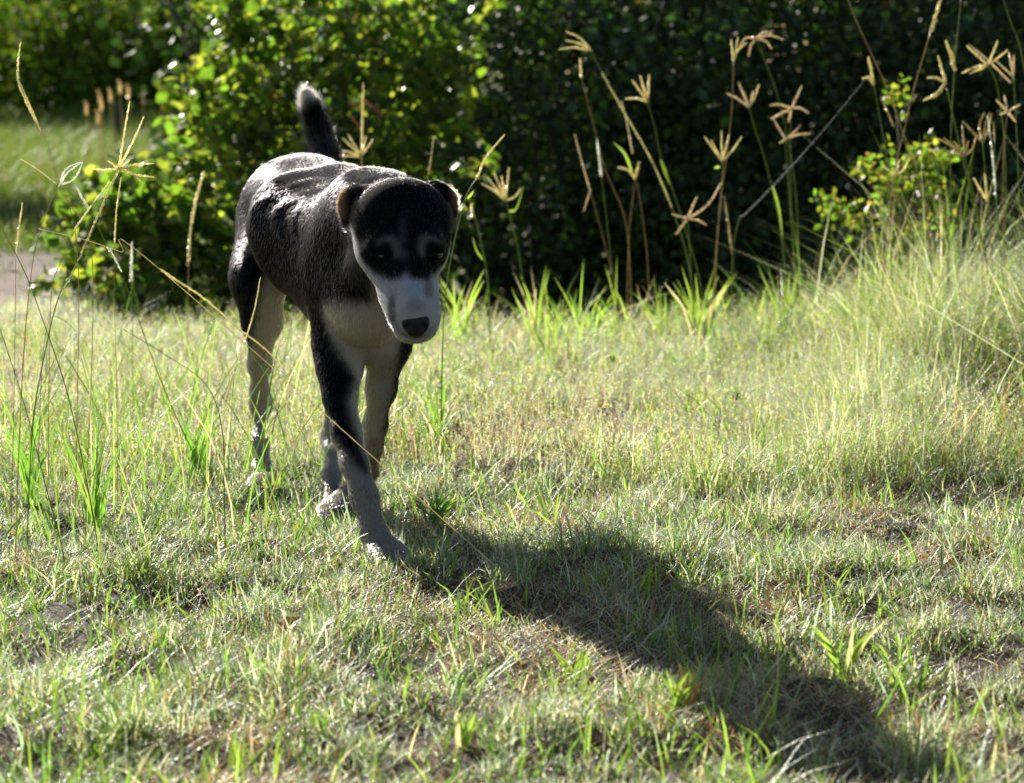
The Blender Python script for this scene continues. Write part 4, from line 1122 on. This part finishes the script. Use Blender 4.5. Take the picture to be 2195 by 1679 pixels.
stalk('long stalk sloping down right with white beads at its middle, left of the dog', 3.8, [(190, 450), (235, 540), (280, 640), (330, 780), (380, 900), (428, 1000), (450, 1060)], [[(190, 450), (175, 425), (158, 395)], [(230, 530), (243, 555), (258, 585)]], C_GN, C_WH, 2.6, 2.6, [[(380, 900), (352, 860), (340, 820)]], group=G3)
stalk('long smooth green stem sweeping from the left edge down to the ground', 3.5, [(-5, 452), (60, 580), (100, 690), (140, 810), (162, 900), (180, 990), (205, 1130)], [], GREEN * 1.3, C_TAN, 2, 3.2, [[(205, 1130), (190, 1040), (160, 900)], [(215, 1150), (190, 1080), (150, 980)]], group=G3)
stalk('beaded spike standing hard against the left edge', 3.7, [(2, 560), (8, 700), (15, 900), (20, 1090)], [[(2, 560), (6, 500), (11, 445)]], C_BR, C_TAN, 2.0, 2.0, group=G3)
stalk('blurred beaded stalk standing in front of the leafy bush left of the dog', 5.6, [(415, 470), (407, 540), (404, 640), (402, 760)], [[(412, 480), (425, 420), (441, 366)], [(406, 560), (408, 520), (412, 480)]], C_BR, C_TAN, 3.2, 2.4, group=G3)
stalk('white drooping seed spike hanging at the left edge of the pale grass', 3.9, [(160, 716), (130, 690), (100, 690), (85, 800), (80, 1060)], [[(160, 716), (145, 745), (125, 778)]], C_GN, C_WH, 3.4, 2.0, group=G3)
stalk('dark brown kinked dry stem standing just left of the dog\'s hind leg', 3.6, [(262, 707), (350, 760), (440, 825), (475, 920), (480, 1060)], [], C_BR * .5, C_TAN, 2, 2.4, group=G3)
stalk('long bent green stem at the far left rising from the lower grass', 3.4, [(-5, 690), (35, 810), (70, 930), (100, 1050), (132, 1170)], [], GREEN * 1.2, C_TAN, 2, 3.0, group=G3)
stalk('short beaded spike in front of the bush right of the white-beaded stalk', 5.0, [(279, 600), (282, 700), (284, 850)], [[(279, 605), (280, 520)]], C_GN, C_WH, 3.0, 2.0, group=G3)
stalk('golden broken straw leaning against the dog\'s hind leg', 4.0, [(518, 745), (480, 860), (470, 1010)], [[(518, 745), (540, 670), (552, 600)]], C_TAN, C_TAN, 1.6, 2.0, group=G3)

# the thread strung between the hook and a bent grass tip
a = P(1856, 168, 5.9); b = P(1592, 464, 6.2); t = np.linspace(0, 1, 60)[:, None]
c = a * (1 - t) + b * t + np.array([0, 0, -.012]) * (4 * t * (1 - t)); bf = Buf()
v, f = tube(c, .0002 + .0004 * t[:, 0] * (np.arange(60) % 2) + .0002 * t[:, 0], 5); bf.add(v, f)
th = link('spider_thread', mesh_np('spider_thread', bf.v[0] - a, f, M_DEW), label='straight dew-lined spider thread stretched diagonally between two grass stalks', category='spider thread'); th.location = a
stalk('bent green blade whose tip holds the lower end of the spider thread', 6.2, [(1592, 464), (1580, 500), (1572, 560), (1568, 690)], [], C_GN, C_ST, 2, 2.4, group=G1)

# ------------------------------------------------------------------ tufts of broad blades
def tuft(label, u, v, Y, n, hpx, spread, col, wpx=9, group=None, dry=0, name='grass_tuft'):
    b = P(u, v, Y); b[2] = float(ground_z(b[0], Y)) - .005
    root = empty(name, b, label, 'grass tuft', group)
    for k in range(n):
        h = px(hpx, Y) * rng.uniform(.55, 1.1); s = rng.uniform(-1, 1) * spread; dyv = rng.normal(0, .25)
        p0 = b + rng.normal(0, .006, 3) * (1, 1, 0)
        p1 = p0 + np.array([s * h * .35, dyv * h * .3, h * .55]); p2 = p0 + np.array([s * h * 1.0, dyv * h, h * (1 - .25 * abs(s) ** 2)])
        cc = col if rng.random() > dry else STRAW
        link('leaf_blade', ribbon([p0, p1, p2], px(wpx, Y) * rng.uniform(.6, 1.2), cc * rng.uniform(.85, 1.2), b), root)
GT = 'broad-bladed grass tufts'
def gy(v): return .75 * F / (v - 144)
T = [('tall green tuft right of the dog\'s muzzle at the edge of the dark shrubs', 1145, 700, 6.6, 9, 190, .35, LIME, 8),
     ('tuft of upright blades directly beside the dog\'s nose', 985, 700, 6.5, 8, 150, .35, LIME, 8),
     ('leaning tuft under the leftmost needle stalks', 1255, 700, 6.7, 8, 110, .6, GREEN * 1.4, 8),
     ('tuft around the foot of the crossed-head stalk', 1420, 690, 6.5, 12, 150, .6, LIME, 8),
     ('dense bright tuft at the foot of the open-hand stalk', 1500, 700, 6.3, 14, 180, .45, LIME, 9),
     ('bright tuft below the star-shaped heads', 1680, 690, 6.3, 12, 190, .35, LIME, 10),
     ('arching tuft left of the small bright shrub', 1800, 680, 6.1, 12, 150, .75, LIME, 8),
     ('tuft with straw blades in front of the small bright shrub', 1900, 660, 5.8, 12, 150, .7, LIME, 8),
     ('tall tuft at the foot of the bright thick stalk', 2110, 640, 5.6, 14, 220, .45, LIME, 9),
     ('tuft at the right edge under the leaning needle', 2185, 640, 5.4, 12, 200, .5, GREEN * 1.4, 9),
     ('long-bladed dark green tuft at the far left', 60, 1060, 4.05, 10, 300, .35, GREEN * 1.3, 9),
     ('large green tuft left, under the long smooth green stem', 205, 1150, 3.85, 9, 260, .3, GREEN * 1.5, 11),
     ('green tuft between the far-left stems and the dog', 425, 1010, 4.35, 10, 200, .4, GREEN * 1.5, 9),
     ('thin tuft in the pale grass right of the dog\'s front legs', 940, 960, 4.7, 9, 170, .4, GREEN * 1.5, 8),
     ('tuft in the middle meadow right of the dog\'s muzzle', 1180, 800, 5.8, 9, 150, .5, LIME, 7),
     ('small bright green tuft standing in the dog\'s hind paw shadow', 585, 1060, 4.15, 6, 110, .3, LIME, 8),
     ('fresh green tuft by the right end of the dog\'s shadow', 1815, 1470, 2.92, 10, 150, .65, LIME, 14),
     ('bright blades at the near edge of the dog\'s shadow', 1240, 1490, 2.90, 8, 95, .6, LIME, 13),
     ('green curved blades beside the dry straw stub in the shadow', 1440, 1600, 2.70, 7, 110, .6, LIME, 14),
     ('single bright blades low at the left bottom', 500, 1660, 2.55, 4, 110, .2, LIME, 15),
     ('dark spiky tuft in shade beside the dog\'s front paw', 935, 1150, 3.82, 22, 90, 1.0, GREEN, 5),
     ('bright blades near the bottom edge under the shadow', 1000, 1650, 2.58, 6, 100, .5, LIME, 15)]
for (lb, u, v, Y, n, hp, sp_, c_, wp) in T:
    tuft(lb, u, v, Y, n, hp, sp_, c_, wp, GT, .12)
tuft('dry orange-brown straw stub standing at the edge of the dog\'s shadow', 1485, 1590, 2.72, 9, 110, .45, np.array([.34, .20, .09]), 9, None, 0, 'straw_stub')

# blurred fluffy seed heads far behind, left
for i, (u, v) in enumerate([(257, 180), (236, 198), (213, 200), (217, 218), (341, 171), (210, 245), (185, 225), (306, 205), (275, 190)]):
    Y = 12.5 + (i * 7 % 5) * .5; top = P(u, v, Y); gz = float(ground_z(top[0], Y)); b = np.array([top[0] + .03, Y, gz])
    root = empty('foxtail_grass', b, 'pale fluffy foxtail seed head on a thin stem, out of focus beyond the left stalks', 'foxtail grass', 'blurred foxtail heads at the left')
    v_, f_ = tube(catmull([b, (b + top) / 2, top - (0, 0, .05)], 6), .0025, 4); link('stem', mesh_np('stem', v_ - b, f_, M_STRAW, np.tile(C_ST, (len(v_), 1))), root)
    link('seed_head', spike_mesh(np.array([top - (0, 0, .05), top, top + (-.01, 0, .02)]), .007, C_PK * 1.3, b, 'seed_head'), root)

# fallen leaves and small dark clover heads
def flat_leaf(label, u, v, Y, size, col, tilt):
    b = P(u, v, Y); b[2] = float(ground_z(b[0], Y)) + .025
    lv, lf = leaf_shape(.35, .6, .34)
    o = link('fallen_leaf', mesh_np('fallen_leaf', lv * size, lf, M_STRAW, np.tile(col, (8, 1))), label=label, category='leaf'); o.location = b; o.rotation_euler = tilt
flat_leaf('curled reddish-brown fallen leaf in the short grass at the lower left', 600, 1430, gy(1440), .035, np.array([.20, .08, .05]), (.9, .3, -1.0))
flat_leaf('small dark brown fallen leaf near the upper end of the dog\'s shadow', 1370, 1260, gy(1275), .022, np.array([.06, .03, .02]), (.3, .2, 1.2))
def clover(label, u, v, Y, r, col):
    top = P(u, v, Y); gz = float(ground_z(top[0], Y)); b = np.array([top[0] + rng.normal(0, .01), Y, gz])
    root = empty('seed_head_plant', b, label, 'dried flower')
    v_, f_ = tube(catmull([b, (b + top) / 2, top], 5), .0009, 4); link('stem', mesh_np('stem', v_ - b, f_, M_STRAW, np.tile(C_BR * .7, (len(v_), 1))), root)
    bf = Buf()
    for k in range(16):
        d = rng.normal(0, 1, 3); d /= np.linalg.norm(d); s, q = uv_sphere(r * .45, 6, 4); bf.add(s + top - b + d * r * .7 * (1, 1, 1.2), q, col)
    link('flower_head', bf.mesh('flower_head', M_STRAW), root)
for lb, u, v, r, c_ in [('dark purple clover head low in the right meadow', 1577, 850, .0085, (.05, .02, .03)), ('black seed head leaning in the grass right of centre', 1312, 768, .0065, (.02, .015, .01)),
                 ('brown round seed head at the edge of the dark shrub', 1077, 624, .008, (.10, .06, .03)), ('small black seed head near the dog\'s muzzle', 1058, 751, .006, (.02, .015, .01)),
                 ('tiny dark seed head below the small black one', 1066, 806, .005, (.03, .02, .015)), ('small dark seed head in the meadow middle', 1295, 880, .0055, (.04, .02, .015)),
                 ('brown seed head by the foot of the star-headed stalks', 1670, 575, .008, (.12, .06, .03)), ('pinkish clover head on the right tussock', 2075, 655, .008, (.14, .05, .05)),
                 ('reddish clover head beside the dog\'s front leg', 935, 800, .006, (.14, .05, .05))]:
    clover(lb, u, v, float(np.clip(gy(v + 55), 4.2, 6.9)), r, np.array(c_))
